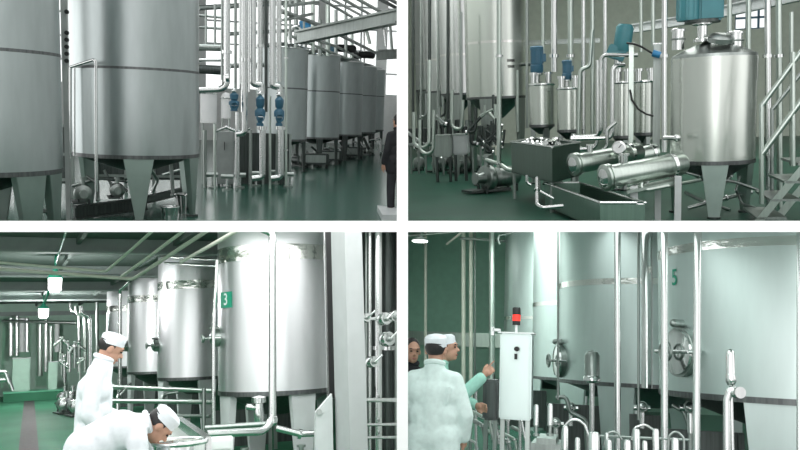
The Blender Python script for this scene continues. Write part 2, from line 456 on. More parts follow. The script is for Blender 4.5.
# ---------------------------------------------------------------- the white slab and wall that part the four halls
BX = 26
world_obj('floor_slab', MB().box((-BX, D0, SLAB_BOT), (BX, 46, SLAB_TOP)), M['divider'])
world_obj('floor_covering', MB().box((-BX + .3, D0 + .4, SLAB_TOP), (BX - .3, 46, SLAB_TOP + .003)), M['floor_tr'])
world_obj('wall_partition_upper', MB().box((WALL_L, D0, SLAB_TOP), (WALL_R, 46, 16)), M['divider'])
world_obj('wall_partition_lower', MB().box((WALL_L, D0, -9), (WALL_R, 46, SLAB_BOT)), M['divider'])

world_obj('wall_outer_left', MB().box((-BX, D0, -9), (-BX + .2, 9, 16)).box((-BX, 9, -9), (-BX + .2, 40, 1.7)).box((-BX, 40, -9), (-BX + .2, 46, 16)), M['grey'])
world_obj('wall_outer_right', MB().box((BX - .2, D0, -9), (BX, 46, 16)), M['grey'])
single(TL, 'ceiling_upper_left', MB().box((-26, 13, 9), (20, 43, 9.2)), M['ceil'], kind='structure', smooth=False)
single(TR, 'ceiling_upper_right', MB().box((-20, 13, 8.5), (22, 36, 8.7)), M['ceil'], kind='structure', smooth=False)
# ================================================================ UPPER LEFT HALL
r = TL
single(r, 'floor_upper_left', MB().box((-14, 8, -.05), (16, 42, 0)), M['floor_tl'], kind='structure', smooth=False)
# back wall: solid below, a band of tall windows above
mb = MB().box((-16, 42, 0), (16, 42.3, 2.6)).box((-16, 42, 8.2), (16, 42.3, 12))
for x in [-15.5 + 3.1 * i for i in range(11)]: mb.box((x - .25, 42, 2.6), (x + .25, 42.3, 8.2))
single(r, 'wall_back_upper_left', mb, M['wall_w'], kind='structure', smooth=False)
for i in range(10):
    x0 = -15.25 + 3.1 * i
    t = Thing(r, f'window_{i+1}', None, None, (x0 + 1.3, 42.1, 2.6)); t.o['kind'] = 'structure'
    mb = MB()
    for k in range(4): mb.box((x0 + .87 * k - .04, 42.08, 2.6), (x0 + .87 * k + .04, 42.2, 8.2))
    for k in range(6): mb.box((x0, 42.08, 2.6 + 1.12 * k - .04), (x0 + 2.6, 42.2, 2.6 + 1.12 * k + .04))
    t.part('window_frame', mb, M['lgrey'], smooth=False)
    t.part('window_pane', MB().box((x0, 42.12, 2.6), (x0 + 2.6, 42.135, 8.2)), M['glass'], smooth=False)

def pxtank(r, xl, xr, Y, ym=None):
    ym = ym or 100
    a, b = r.P(xl, ym, Y), r.P(xr, ym, Y)
    return (a.x + b.x) / 2, (b.x - a.x) / 2 * .985
def legang(r, X, Y, R, px):
    """degrees round the tank of the point of its front that shows at column px"""
    best = min((abs(r.P(px, 150, Y - R * math.cos(k * .004)).x - X - R * math.sin(k * .004)), k) for k in range(-390, 391))
    return math.degrees(best[1] * .004) - 90
# the two big tanks at the left
X, R = pxtank(r, 69.5, 200, 13); Yf = 13 - R
zb = r.P(135, 157, Yf).z
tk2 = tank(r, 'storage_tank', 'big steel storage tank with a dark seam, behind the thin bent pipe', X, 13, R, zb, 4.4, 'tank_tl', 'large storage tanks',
     seams=(r.P(135, 68, Yf).z,), legs=(-84, 30, 150, -18), legw=(.44, .10))
X1, R1 = pxtank(r, -112, 62, 10.2); Yf1 = 10.2 - R1
zb1 = r.P(-20, 175, Yf1).z
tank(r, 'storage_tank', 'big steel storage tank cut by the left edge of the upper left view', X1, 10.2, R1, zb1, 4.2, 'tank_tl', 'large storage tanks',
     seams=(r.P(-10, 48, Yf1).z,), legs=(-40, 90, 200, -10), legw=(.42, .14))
# thin bent pipe in front of the big tank
yy = Yf - .12
pipe(r, 'thin pale pipe bent like a hook in front of the big tank', [(70.5, 158, 12.4), (70.5, 69, 12.4), (71, 67, 12.4), (96, 59, yy), (96.5, 192, yy)], 1.3, 'pipe', group='pipes by the big tank', bend=.05)
pipe(r, 'thin straight steel pipe rising along the left flank of the big tank', [(74.5, 156, 12.2), (74.5, 68, 12.2)], .9, 'pipe', group='pipes by the big tank')
t = Thing(r, 'upright_post', 'dark upright post with bolts in the gap between the two big tanks', 'post', r.P(66, 222, 11.7))
xa, xb = r.P(63.3, 100, 11.7).x, r.P(68, 100, 11.7).x
t.part('post', MB().box((xa, 11.7, 0), (xb, 11.78, 3.6)), M['grey'], bevel=.005)
for py in (12, 33, 40, 47, 54, 61):
    t.part('bolt', MB().cyl(r.P(67, py, 11.69), r.P(67, py, 11.69) + Vector((0, -.05, 0)), .03, seg=8), M['black'])
# under the big tank
for px, py, s_, lab in ((83, 193, .62, 'round-faced pump under the big tank, left of the bent pipe'), (117, 190, .5, 'round-faced pump under the big tank, right of the bent pipe')):
    p = r.P(px, py, 12.6); p.z -= .25 * s_
    pump(r, lab, p, s_, -PI / 2 + .2, 'pumps under the big tank', 'pipe_d', 'dark')
def beam(r, name, lab, a, b, w, h, mat, cat='beam', group=None, flange=True):
    """steel channel between two (px, py, Y) points, top edge on the points"""
    p, q = r.P(*a), r.P(*b); d = (q - p); s = Vector((d.y, -d.x, 0)).normalized()
    U = Vector((0, 0, 1))
    t = Thing(r, name, lab, cat, (p + q) / 2 - U * h, group)
    f = lambda o0, o1, z0, z1: MB().hexa([p + s * o0 + U * z0, p + s * o1 + U * z0, q + s * o1 + U * z0, q + s * o0 + U * z0], [p + s * o0 + U * z1, p + s * o1 + U * z1, q + s * o1 + U * z1, q + s * o0 + U * z1])
    if flange:
        t.part('web', f(-.01 - w * .1, .01 + w * .1, -h, 0), M[mat], smooth=False)
        t.part('flange', f(-w / 2, w / 2, -h * .14, 0), M[mat], smooth=False)
        t.part('flange', f(-w / 2, w / 2, -h, -h * .86), M[mat], smooth=False)
    else:
        t.part('web', f(-w / 2, w / 2, -h, 0), M[mat], smooth=False)
    return t
beam(r, 'skid_beam', 'dark channel beam on the floor below the round-faced pumps', (74, 206, 12.3), (146, 197, 13.2), .1, .2, 'dark', group='skid beams')
beam(r, 'skid_beam', 'dark channel beam running on past the front leg of the big tank', (146, 196, 13.4), (186, 187, 15), .1, .12, 'dark', group='skid beams')
for i, (pts, w) in enumerate([([(72, 186, 12.9), (100, 178, 12.9), (126, 181, 13.1)], 1.6), ([(86, 176, 12.7), (98, 184, 12.7), (98, 200, 12.7)], 1.4), ([(104, 170, 13), (112, 186, 13), (126, 190, 13.2)], 1.3),
                         ([(150, 168, 14.3), (158, 180, 14.5), (152, 192, 14.5)], 1.5), ([(171, 160, 13.3), (173, 195, 13.3)], 1.8), ([(162, 175, 14.2), (186, 168, 14.6)], 1.2), ([(30, 190, 10.6), (34, 208, 10.6), (48, 212, 10.6)], 2)]):
    pipe(r, 'short bent steel pipe in the shade beneath the two big tanks', pts, w, 'pipe_d', group='pipes beneath the big tanks', clamps=(pts[-1],))
for px, py, Y, rad, hh, lab in ((186, 205, 14.2, .17, .3, 'shiny steel bucket on the floor by the right leg of the big tank'), (170, 212, 13.2, .13, .2, 'smaller shiny steel pot on the floor in front of the steel bucket')):
    g = r.G(px, py + 8)
    t = Thing(r, 'steel_bucket', lab, 'bucket', g)
    t.part('body', MB().lathe([(rad * .8, 0), (rad, hh), (rad * .96, hh), (rad * .76, .02), (0, .02)], g, seg=28), M['polish'])
    t.part('rim', MB().torus(g + Vector((0, 0, hh)), rad, .012), M['polish'])

# dark racks behind the big tanks
for x0, x1, Y_, lab in ((-3.6, -2.2, 15.2, 'dark equipment rack behind the tank cut by the left edge'), (-1.9, -.35, 16.2, 'dark equipment rack behind the pumps under the big tank')):
    t = Thing(r, 'equipment_rack', lab, 'rack', (x0, Y_, 0))
    t.part('back_panel', MB().box((x0, Y_, .25), (x1, Y_ + .05, 1.25)), M['dark'], smooth=False)
    for k in range(4):
        x = x0 + (x1 - x0) * k / 3; t.part('upright', MB().box((x - .03, Y_ - .05, 0), (x + .03, Y_, 1.3)), M['pipe_d'], smooth=False)
    for z in (.3, .75, 1.25): t.part('rail', MB().box((x0, Y_ - .08, z), (x1, Y_ - .05, z + .05)), M['pipe_d'], smooth=False)
# pipe bundle in the middle
B = 'vertical pipes of the bundle'
pipe(r, 'fat vertical steel pipe turning left at its foot, first of the bundle', [(227, -14, 17), (227, 89, 17), (196, 90.5, 17)], 3, group=B, clamps=((227, 52, 17), (227, 78, 17)))
pipe(r, 'slim dull pipe between the first and second fat pipes of the bundle', [(235.5, -14, 17.2), (235.5, 100, 17.2)], 1.4, 'pipe_d', group=B)
pipe(r, 'fat vertical steel pipe reaching lowest, second of the bundle', [(244.5, -14, 17), (244.5, 133, 17), (236, 134, 17)], 3.4, group=B, clamps=((244.5, 60, 17),))
pipe(r, 'fat vertical steel pipe third in the bundle, over the middle blue valve', [(253, -14, 17.1), (253, 84, 17.1), (262, 85, 17.1), (262, 94, 17.1)], 3, group=B, bend=.05)
pipe(r, 'vertical steel pipe fourth in the bundle, right against the third', [(260, -14, 17.3), (260, 90, 17.3)], 2.6, group=B, clamps=((260, 46, 17.3),))
pipe(r, 'slim dark pipe behind the bundle between its fourth and fifth fat pipes', [(266, -14, 17.6), (266, 112, 17.6)], 1.5, 'dark', group=B)
pipe(r, 'fat vertical steel pipe fifth in the bundle, over the right blue valve', [(272.5, -14, 17), (272.5, 86, 17), (280, 87, 17), (280, 96, 17)], 3.1, group=B, bend=.05)
pipe(r, 'vertical steel pipe next to the fifth one in the bundle', [(279, -14, 17.2), (279, 82, 17.2)], 2.4, group=B, clamps=((279, 20, 17.2),))
pipe(r, 'thin pipe at the right rim of the bundle reaching down to the floor', [(286, -14, 17), (286, 186, 17)], 1.3, 'pipe_g', group=B, clamps=((286, 58, 17), (286, 150, 17)))
pipe(r, 'slender vertical pipe far left in the bundle, dull grey', [(222, -14, 17.6), (222, 80, 17.6)], 1.1, 'pipe_d', group=B)
pipe(r, 'slender shiny pipe in front of the second fat pipe of the bundle', [(240, -14, 16.8), (240, 84, 16.8)], 1.0, 'polish', group=B)
pipe(r, 'slender shiny pipe between the third and fourth pipes of the bundle', [(249, -14, 16.8), (249, 92, 16.8)], .9, 'polish', group=B)

def blue_valve(lab, px, y0, y1, Y):
    a, b = r.P(px, y1, Y), r.P(px, y0, Y); h = b.z - a.z; rad = r.px(4.2, Y)
    t = Thing(r, 'control_valve', lab, 'valve', a, 'blue control valves')
    t.part('valve_body', MB().lathe([(0, 0), (rad * .8, 0), (rad * .8, h * .08), (rad * .5, h * .12), (rad * .7, h * .2), (rad * .7, h * .3), (0, h * .3)], a, seg=20), M['blue'])
    t.part('actuator', MB().lathe([(0, h * .32), (rad * 1.15, h * .32), (rad * 1.2, h * .4), (rad * 1.2, h * .5), (rad * .9, h * .56), (rad * .6, h * .6), (rad * .9, h * .66), (rad, h * .9), (rad * .5, h), (0, h)], a, seg=20), M['blue'])
    k = t.part('hand_wheel', MB().torus(a + Vector((0, -rad * 1.4, h * .28)), rad * .8, rad * .14, (0, -1, 0)).cyl(a + Vector((0, 0, h * .28)), a + Vector((0, -rad * 1.45, h * .28)), rad * .16, seg=8), M['blue'])
    t.part('top_cap', MB().ball(b + Vector((0, 0, rad * .5)), rad * .62), M['polish'])
blue_valve('dark blue valve on the left, below the bend of the first fat pipe', 234, 93, 111, 16.9)
blue_valve('dark blue valve in the middle under the third fat pipe', 260, 96, 126, 16.9)
blue_valve('dark blue valve on the right, nearest the row of tanks', 279, 97, 126, 16.9)
LO = 'lower pipes beneath the blue valves'
pipe(r, 'white-looking slim pipe dropping from the left blue valve to the floor stand', [(237.5, 112, 17), (237.5, 186, 17)], 2, 'pipe', group=LO, clamps=((237.5, 184, 17),))
pipe(r, 'bright fat pipe dropping from the middle blue valve and turning left', [(262.5, 126, 17), (262.5, 177, 17), (252, 178.5, 17)], 3.1, 'pipe', group=LO, bend=.08, clamps=((262.5, 128, 17),))
pipe(r, 'bright fat pipe dropping from the right blue valve and turning left', [(281, 126, 17), (281, 177, 17), (271, 178.5, 17)], 3.1, 'pipe', group=LO, bend=.08, clamps=((281, 128, 17),))
pipe(r, 'slim grey pipe standing between the two bright fat pipes', [(270, 96, 17.2), (270, 193, 17.2)], 1.2, 'pipe_g', group=LO)
pipe(r, 'slim grey pipe standing left of the middle bright pipe', [(251, 130, 17.3), (251, 196, 17.3)], 1.1, 'pipe_d', group=LO)
pipe(r, 'thin frame post left of the grey cabinet', [(205, 130, 17.3), (205, 190, 17.3)], 1.8, 'pipe_d', group=LO)
pipe(r, 'thin upright at the left edge of the grey cabinet', [(215, 124, 17.0), (215, 205, 17.0)], 1.1, 'pipe_g', group=LO)
pipe(r, 'short pipe looping between the cabinet top and the second fat pipe', [(216, 131, 17.1), (226, 127, 17.1), (240, 133, 17.1), (250, 128, 17.1)], 1.5, 'pipe', group=LO, clamps=((226, 127, 17.1),))
# cabinet
a, b = r.P(217, 184, 17.6), r.P(234, 132, 17.6)
t = Thing(r, 'control_cabinet', 'tall grey control cabinet with a small dark handle below the pipe bundle', 'cabinet', (a + b) / 2)
t.part('body', MB().box(a, b + Vector((0, .4, 0))), M['grey'], bevel=.01)
d_ = t.part('door', MB().box(a + Vector((.02, -.02, .03)), Vector((b.x - .02, b.y, b.z - .03))), M['grey'], bevel=.005)
h0 = r.P(224, 150, 17.55); h1 = r.P(224.8, 142, 17.5)
t.part('handle', MB().box(h0, h1), M['black'], d_)
for x in (a.x + .04, b.x - .04): t.part('foot', MB().box((x - .03, 17.6, 0), (x + .03, 17.7, a.z)), M['dark'])
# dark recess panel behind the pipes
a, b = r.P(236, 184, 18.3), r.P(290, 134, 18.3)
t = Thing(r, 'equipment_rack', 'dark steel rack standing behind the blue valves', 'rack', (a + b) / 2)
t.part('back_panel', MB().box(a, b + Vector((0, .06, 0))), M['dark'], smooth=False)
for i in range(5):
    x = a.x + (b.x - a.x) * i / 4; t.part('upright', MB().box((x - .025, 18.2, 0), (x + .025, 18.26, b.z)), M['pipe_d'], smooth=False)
# small white vessel
for x0, x1, y0, y1, lab in ((200, 217, 92, 123, 'small white vessel beside the big tank, below the level pipe'), (221, 231, 96, 118, 'smaller white vessel just left of the left blue valve')):
    X, R = pxtank(r, x0, x1, 18.2); za, zt = r.P(208, y1, 18).z, r.P(208, y0, 18).z
    t = Thing(r, 'small_vessel', lab, 'vessel', (X, 18.2, za), 'small white vessels')
    t.part('body', MB().lathe([(0, za), (R, za), (R, zt), (R * .6, zt + .08), (0, zt + .1)], (X, 18.2, 0), seg=32), M['white'])
    t.part('clamp_ring', MB().torus((X, 18.2, zt - .03), R, .015), M['polish'])
    for k in (-.7, .7): t.part('leg', MB().cyl((X + R * k, 18.2, 0), (X + R * k, 18.2, za), .02, seg=8), M['pipe_d'])
# floor stands
for i, (px, py) in enumerate(((212, 188), (227, 190), (240, 188), (256, 186), (275, 184), (288, 187))):
    g = r.G(px, py)
    t = Thing(r, 'pipe_stand', 'low steel pipe stand on the green floor below the pipe bundle', 'stand', g, 'low pipe stands')
    t.part('base', MB().cyl(g, g + Vector((0, 0, .03)), .1), M['pipe_d'])
    t.part('stem', MB().cyl(g, g + Vector((0, 0, .28)), .025), M['pipe'])
    t.part('saddle', MB().cyl(g + Vector((-.12, 0, .28)), g + Vector((.12, 0, .28)), .05), M['pipe_d'])
# level pipes at the left of the bundle
LV = 'level pipes between the big tank and the bundle'
for lab, pts, w, m in (('thick dark level pipe high between the big tank and the bundle', [(196, 47, 18.5), (226, 48, 18.5)], 3.2, 'pipe_d'),
                       ('thick dark level pipe halfway down beside the big tank', [(196, 69, 18.6), (228, 71, 18.6)], 4, 'dark'),
                       ('thin level pipe near the top between the big tank and the bundle', [(196, 15, 18.9), (226, 18, 18.9)], 1.2, 'pipe_d'),
                       ('thin level pipe second from the top between the big tank and the bundle', [(196, 27, 18.9), (226, 29, 18.9)], 1.2, 'pipe_d'),
                       ('thin vertical pipe standing on the thick dark level pipe, left one', [(206, 10, 18.7), (206, 46, 18.7)], 1.1, 'pipe_d'),
                       ('thin vertical pipe standing on the thick dark level pipe, right one', [(215, 4, 18.7), (215, 46, 18.7)], 1.2, 'pipe_d'),
                       ('light level pipe just under the thick dark one beside the big tank', [(196, 60, 18.2), (224, 60, 18.2)], 1.6, 'pipe')):
    pipe(r, lab, pts, w, m, group=LV, clamps=(pts[1],))

# row of tanks going away to the right
ROW = 'tanks of the receding row'
rows = [(22.0, 282, 47, 140, 'steel tank nearest in the receding row, half hidden by the pipe bundle'),
        (24.8, 317.5, 54, 138, 'steel tank second in the receding row, with a bright stripe down its flank'),
        (28.0, 343, 61, 135, 'steel tank third in the receding row'),
        (31.3, 359, 66, 132.5, 'steel tank fourth in the receding row'),
        (34.0, 368.5, 69, 130, 'steel tank last and smallest in the receding row')]
for Y, px, yt, yb, lab in rows:
    R = .68; X = r.P(px, 100, Y).x
    t = tank(r, 'row_tank', lab, X, Y, R, r.P(px, yb, Y - R).z, r.P(px, yt, Y - R).z, 'tank_tl', ROW, seams=(r.P(px, yt + (yb - yt) * .44, Y - R).z,),
         legs=(-90, 0, 180), legw=(.2, .1), rim=True, cone=.2, legmat='dark')
# drives on the tanks
def drive(lab, px, py, Y, w, m1, m2):
    p = r.P(px, py, Y)
    t = Thing(r, 'agitator_drive', lab, 'motor', p - Vector((0, 0, .25)), 'drives on the row of tanks')
    t.part('gearbox', MB().lathe([(0, 0), (w * .28, 0), (w * .3, .04), (w * .3, .3), (w * .2, .36), (0, .36)], p - Vector((w * .3, 0, .25)), seg=16), M[m1])
    t.part('motor', MB().lathe([(0, 0), (w * .2, 0), (w * .22, .03), (w * .22, w), (w * .15, w + .05), (0, w + .05)], p - Vector((.0, 0, 0)), (1, .2, 0), 20), M[m2])
drive('agitator drive with a blue gearbox and black motor on the third tank of the row', 338, 48, 27.8, .6, 'blue', 'black')
drive('black agitator drive on the fourth tank of the row', 359, 54.5, 31.2, .6, 'dark', 'black')
motor_vert(r, 'bright blue upright motor above the nearest two tanks of the row', r.P(304.5, 53, 23.5), .17, .9, 'bblue')
# machinery below the row
t0 = [(268, 181, 20.5), (384, 161, 30)]
pipe(r, 'long grey floor rail running along the front of the receding row', t0, 1.1, 'pipe_d', name='floor_rail', cat='rail')
random.seed(3)
for i in range(16):
    px = 292 + i * 5.8; Y = 22.5 + (px - 290) * .1; py = 146 + random.uniform(-4, 10) - i * .5
    pts = [(px - 4, py, Y), (px + random.uniform(-2, 3), py + random.uniform(-6, 6), Y), (px + random.uniform(0, 5), py + random.uniform(4, 12), Y)]
    pipe(r, 'short bent pipe in the dim tangle below the receding row', pts, random.uniform(.8, 1.5), random.choice(['pipe_d', 'pipe_d', 'pipe', 'dark']), group='bent pipes below the receding row')
for i in range(7):
    px = 302 + i * 11; Y = 22.8 + (px - 290) * .105
    g = r.P(px, 150, Y); g.z = 0
    pump(r, 'small dim pump standing on the floor below the receding row', g, .75, random.uniform(-1, 1), 'pumps below the receding row', 'pipe_d', 'dark')
for i, (px, Y) in enumerate(((316, 23.6), (352, 28.5), (330, 25.6))):
    g = r.P(px, 150, Y); g.z = 0
    t = Thing(r, 'machine_housing', ('dark machine housing under the second tank of the row', 'dark machine housing under the fourth tank of the row', 'dark machine housing between the second and third tanks of the row')[i], 'machine', g)
    t.part('body', MB().box(g + Vector((-.4, 0, .1)), g + Vector((.4, .35, .42))), M['dark'], bevel=.02)
    t.part('cover', MB().box(g + Vector((-.3, -.03, .16)), g + Vector((.3, 0, .38))), M['pipe_d'], bevel=.01)
    for sx in (-.35, .35): t.part('foot', MB().box(g + Vector((sx - .04, .05, 0)), g + Vector((sx + .04, .3, .1))), M['black'])

# roof pipes at upper right
RP = 'roof pipes above the receding row'
beam(r, 'roof_beam', 'long grey roof beam slanting up to the right above the row of tanks', (298, 31, 19.5), (399, 9, 17), .25, .3, 'pipe_d', group='roof beams')
beam(r, 'roof_beam', 'thick roof beam end at the right edge above the last tanks', (377, 50, 30), (400, 49, 30), .3, .36, 'pipe_d', group='roof beams')
for lab, pts, w, m in (
    ('long dark roof pipe slanting down to the right towards the last tanks', [(281, 11, 18), (322, 26, 22), (378, 54, 31)], 2.3, 'pipe_d'),
    ('roof pipe parallel to and below the long dark one', [(296, 34, 20), (335, 46, 25), (360, 58, 31)], 1.6, 'pipe_d'),
    ('roof pipe from the top edge slanting down to the long roof beam, left one', [(316, -4, 19), (352, 17, 24)], 1.6, 'pipe_d'),
    ('roof pipe from the top edge slanting down to the long roof beam, middle one', [(326, -4, 19), (364, 17, 24)], 1.4, 'pipe'),
    ('roof pipe from the top edge slanting down to the long roof beam, right one', [(338, -4, 19), (371, 15, 24)], 1.6, 'pipe_d'),
    ('dark roof pipe in the top right corner, upper one', [(374, -4, 18), (400, 10, 20)], 1.8, 'dark'),
    ('dark roof pipe in the top right corner, lower one', [(384, -4, 18), (402, 6, 20)], 1.8, 'dark'),
    ('vertical roof pipe left of the bright blue motor', [(296, -5, 21), (296, 48, 21)], 2, 'pipe_d'),
    ('vertical roof pipe dropping onto the second tank of the row', [(313, -5, 22), (313, 54, 22)], 1.8, 'pipe_g'),
    ('vertical roof pipe rising from behind the second tank', [(328, -5, 24), (328, 56, 24)], 2.2, 'pipe_g'),
    ('vertical roof pipe dropping onto the third tank of the row', [(346, 12, 27), (346, 58, 27)], 1.5, 'pipe_d'),
    ('hooked roof pipe above the fourth tank', [(352, 64, 30), (352, 30, 30), (366, 28, 30), (370, 44, 30)], 1.6, 'pipe_g'),
    ('hooked roof pipe above the last tank', [(364, 66, 33), (364, 26, 33), (384, 27, 33), (386, 46, 33)], 1.2, 'pipe'),
    ('looped roof pipe left of the bright blue motor', [(290, 44, 20), (290, 28, 20), (300, 26, 20), (301, 46, 20)], 2, 'pipe'),
    ('level roof pipe at the top just right of the bundle', [(284, 6, 18.5), (318, 2, 20)], 1.6, 'pipe_d'),
    ('level roof pipe second from the top just right of the bundle', [(284, 20, 18.5), (312, 14, 20)], 1.5, 'pipe_d'),
    ('thin vertical roof pipe beside the bundle', [(290, -5, 19), (290, 40, 19)], 1.2, 'pipe_d'),
    ('fat grey roof pipe running level behind the bundle tops', [(198, 8, 21), (300, 2, 24)], 2.4, 'pipe_d'),
    ('grey roof pipe running level behind the bundle, lower one', [(228, 34, 21), (300, 30, 23)], 1.8, 'pipe_d'),
    ('grey roof pipe running level behind the bundle, lowest one', [(228, 66, 21), (290, 64, 22)], 2.2, 'pipe_d'),
    ('slanting roof pipe above the long roof beam, near its right end', [(352, -4, 20), (399, 22, 25)], 1.7, 'pipe_d'),
    ('slanting roof pipe crossing over the bright blue motor', [(286, 34, 20), (330, 52, 24), (352, 60, 28)], 1.5, 'pipe_g'),
    ('upright roof pipe just right of the bright blue motor', [(320, 20, 23), (320, 56, 23)], 2, 'pipe_d'),
    ('upright roof pipe between the second and third row tanks', [(336, 10, 26), (336, 60, 26)], 1.7, 'pipe_d'),
    ('bent roof pipe leaving the long roof beam downward', [(376, 20, 25), (390, 24, 26), (392, 50, 26)], 1.5, 'pipe_d'),
    ('thin vertical roof pipe crossing the upper roof pipes', [(304, -5, 20), (304, 40, 20)], 1.1, 'pipe_d')):
    pipe(r, lab, pts, w, m, name='roof_pipe', group=RP)
# white board on the floor in the corner
p = [r.G(377, 211), r.G(402, 214), r.G(402, 221), r.G(382, 221)]
single(r, 'floor_board', MB().prism(p, (0, 0, .1)), M['lgrey'], 'pale flat board on the green floor by the black-clothed person', 'board', smooth=False)
# ================================================================ UPPER RIGHT HALL
r = TR
single(r, 'floor_upper_right', MB().box((-16, 8, -.05), (16, 36, 0)), M['floor_tr'], kind='structure', smooth=False)
YB = 35
wx0, wx1 = r.P(735, 20, YB).x, r.P(771, 20, YB).x; wz0, wz1 = r.P(750, 29, YB).z, r.P(750, 6, YB).z
mb = MB().box((-18, YB, 0), (wx0, YB + .3, 10)).box((wx1, YB, 0), (18, YB + .3, 10)).box((wx0, YB, 0), (wx1, YB + .3, wz0)).box((wx0, YB, wz1), (wx1, YB + .3, 10))
single(r, 'wall_back_upper_right', mb, M['wall_gg'], kind='structure', smooth=False)
t = Thing(r, 'window_11', None, None, (wx0, YB + .1, wz0)); t.o['kind'] = 'structure'
mb = MB()
for k in range(4): x = wx0 + (wx1 - wx0) * k / 3; mb.box((x - .04, YB + .05, wz0), (x + .04, YB + .15, wz1))
for k in range(3): z = wz0 + (wz1 - wz0) * k / 2; mb.box((wx0, YB + .05, z - .04), (wx1, YB + .15, z + .04))
t.part('window_frame', mb, M['blue'], smooth=False)
t.part('window_pane', MB().box((wx0, YB + .09, wz0), (wx1, YB + .105, wz1)), M['glass'], smooth=False)
single(r, 'trim_1', MB().box((wx0 - .2, YB - .12, wz1 + .1), (18, YB, wz1 + .55)), M['lgrey'], kind='structure', smooth=False)

# tall tanks going away at the left
TA = 'tall tanks of the left row'
tall = [(20.0, 466, 526, 97, 41, 'tall steel tank with two dark lines of lettering, nearest of the tall row'),
        (23.5, 441, 477, 92, 52, 'tall steel tank second in the tall row, with a bright stripe'),
        (26.5, 426, 452, 89, 56, 'tall steel tank third in the tall row'),
        (29.0, 416, 438, 87, 60, 'tall steel tank last in the tall row, close to the white wall')]
for i, (Y, xl, xr, yb, ys, lab) in enumerate(tall):
    X, R = pxtank(r, xl, xr, Y, 90)
    t = tank(r, 'tall_tank', lab, X, Y, R, r.P(500, yb, Y - R).z, 6.2, 'tank_tr' if i == 0 else 'pipe', TA, band=r.P(500, ys, Y - R).z, bandw=.06, legs=(-100, -20, 160), legw=(.4, .2), legmat='pipe_d', cone=.5)
    if i == 0:
        a = math.asin(((r.P(511, 60, Y - R * .8).x) - X) / R)
        for k, (zz, txt) in enumerate(((60.5, 'IIIIIIIII'), (66.5, 'IIIIIIII'))):
            wrap_text(t, 'lettering', txt, X, Y, R, a, r.P(511, zz, Y - R * .8).z, .095, 'black')
        p, n = surf(X, Y, R, a + .62); p.z = r.P(523, 65, Y).z
        t.part('sample_tap', MB().cyl(p, p + n * .15, .04).ball(p + n * .17, .05), M['dark'])

VP = 'vertical pipes in the left half of the upper right view'
for lab, pts, w, m in (
    ('slim light pipe standing in front of the nearest tall tank', [(499, -14, 15), (499, 168, 15)], 2.3, 'pipe_g'),
    ('slim pipe beside the white wall, first from the left', [(413, -14, 22), (413, 138, 22)], 1.5, 'dark'),
    ('slim pipe second from the white wall', [(421, -14, 22), (421, 130, 22)], 1.3, 'pipe_d'),
    ('slim dark pipe third from the white wall', [(429.5, -14, 21), (429.5, 140, 21)], 1.6, 'dark'),
    ('slim pipe fourth from the white wall', [(438, -14, 22), (438, 120, 22)], 1.2, 'pipe_d'),
    ('slim dark pipe fifth from the white wall', [(448, -14, 20), (448, 138, 20)], 1.6, 'dark'),
    ('slim pipe in front of the gap left of the nearest tall tank', [(461, 12, 19), (461, 128, 19)], 1.5, 'pipe_d'),
    ('slim pipe left of the open trough, below the lettering', [(517.5, 70, 18), (517.5, 132, 18)], 1.3, 'pipe_g'),
    ('slim pipe along the right flank of the nearest tall tank', [(527, -14, 18.5), (527, 128, 18.5)], 1.4, 'pipe_d'),
    ('slim pipe rising behind the left blue motor', [(543, -14, 18), (543, 60, 18)], 1.6, 'pipe_g'),
    ('bright fat pipe rising behind the two small tanks', [(554, -14, 17.6), (554, 72, 17.6)], 3, 'polish'),
    ('pipe right of the bright fat one', [(570.5, -14, 17), (570.5, 88, 17)], 2.6, 'pipe_g'),
    ('pipe second to the right of the bright fat one', [(583.5, -14, 16.6), (583.5, 134, 16.6)], 1.9, 'pipe'),
    ('pipe third to the right of the bright fat one', [(592.5, -14, 16.6), (592.5, 134, 16.6)], 1.9, 'pipe_g'),
    ('pipe fourth to the right of the bright fat one', [(605, -14, 16.4), (605, 134, 16.4)], 1.9, 'pipe'),
    ('slim pipe near the middle motor, rising to the top edge', [(641, -14, 17), (641, 52, 17)], 1.6, 'pipe_g'),
    ('slim pipe right of the one near the middle motor', [(653, -14, 16.5), (653, 46, 16.5)], 1.8, 'pipe_g'),
    ('light pipe standing just left of the large mixing tank', [(664.5, -14, 12.0), (664.5, 152, 12.0)], 2.5, 'pipe'),
    ('pipe standing on the lid of the large mixing tank', [(729.5, -14, 13.1), (729.5, 50, 13.1)], 2.2, 'pipe_g'),
    ('second pipe standing on the lid of the large mixing tank, further right', [(748.5, -14, 13.1), (748.5, 54, 13.1)], 2.3, 'pipe_g'),
    ('tall pipe right of the large mixing tank, in front of the stair', [(767.5, -14, 12.4), (769, 218, 12.4)], 2.8, 'pipe'),
    ('second tall pipe right of the large mixing tank, behind the handrail', [(778.5, -14, 12.9), (780, 214, 12.9)], 2.7, 'pipe_g')):
    pipe(r, lab, pts, w, m, group=VP, clamps=(pts[0][:1] + (56,) + pts[0][2:],) if w > 2 else ())

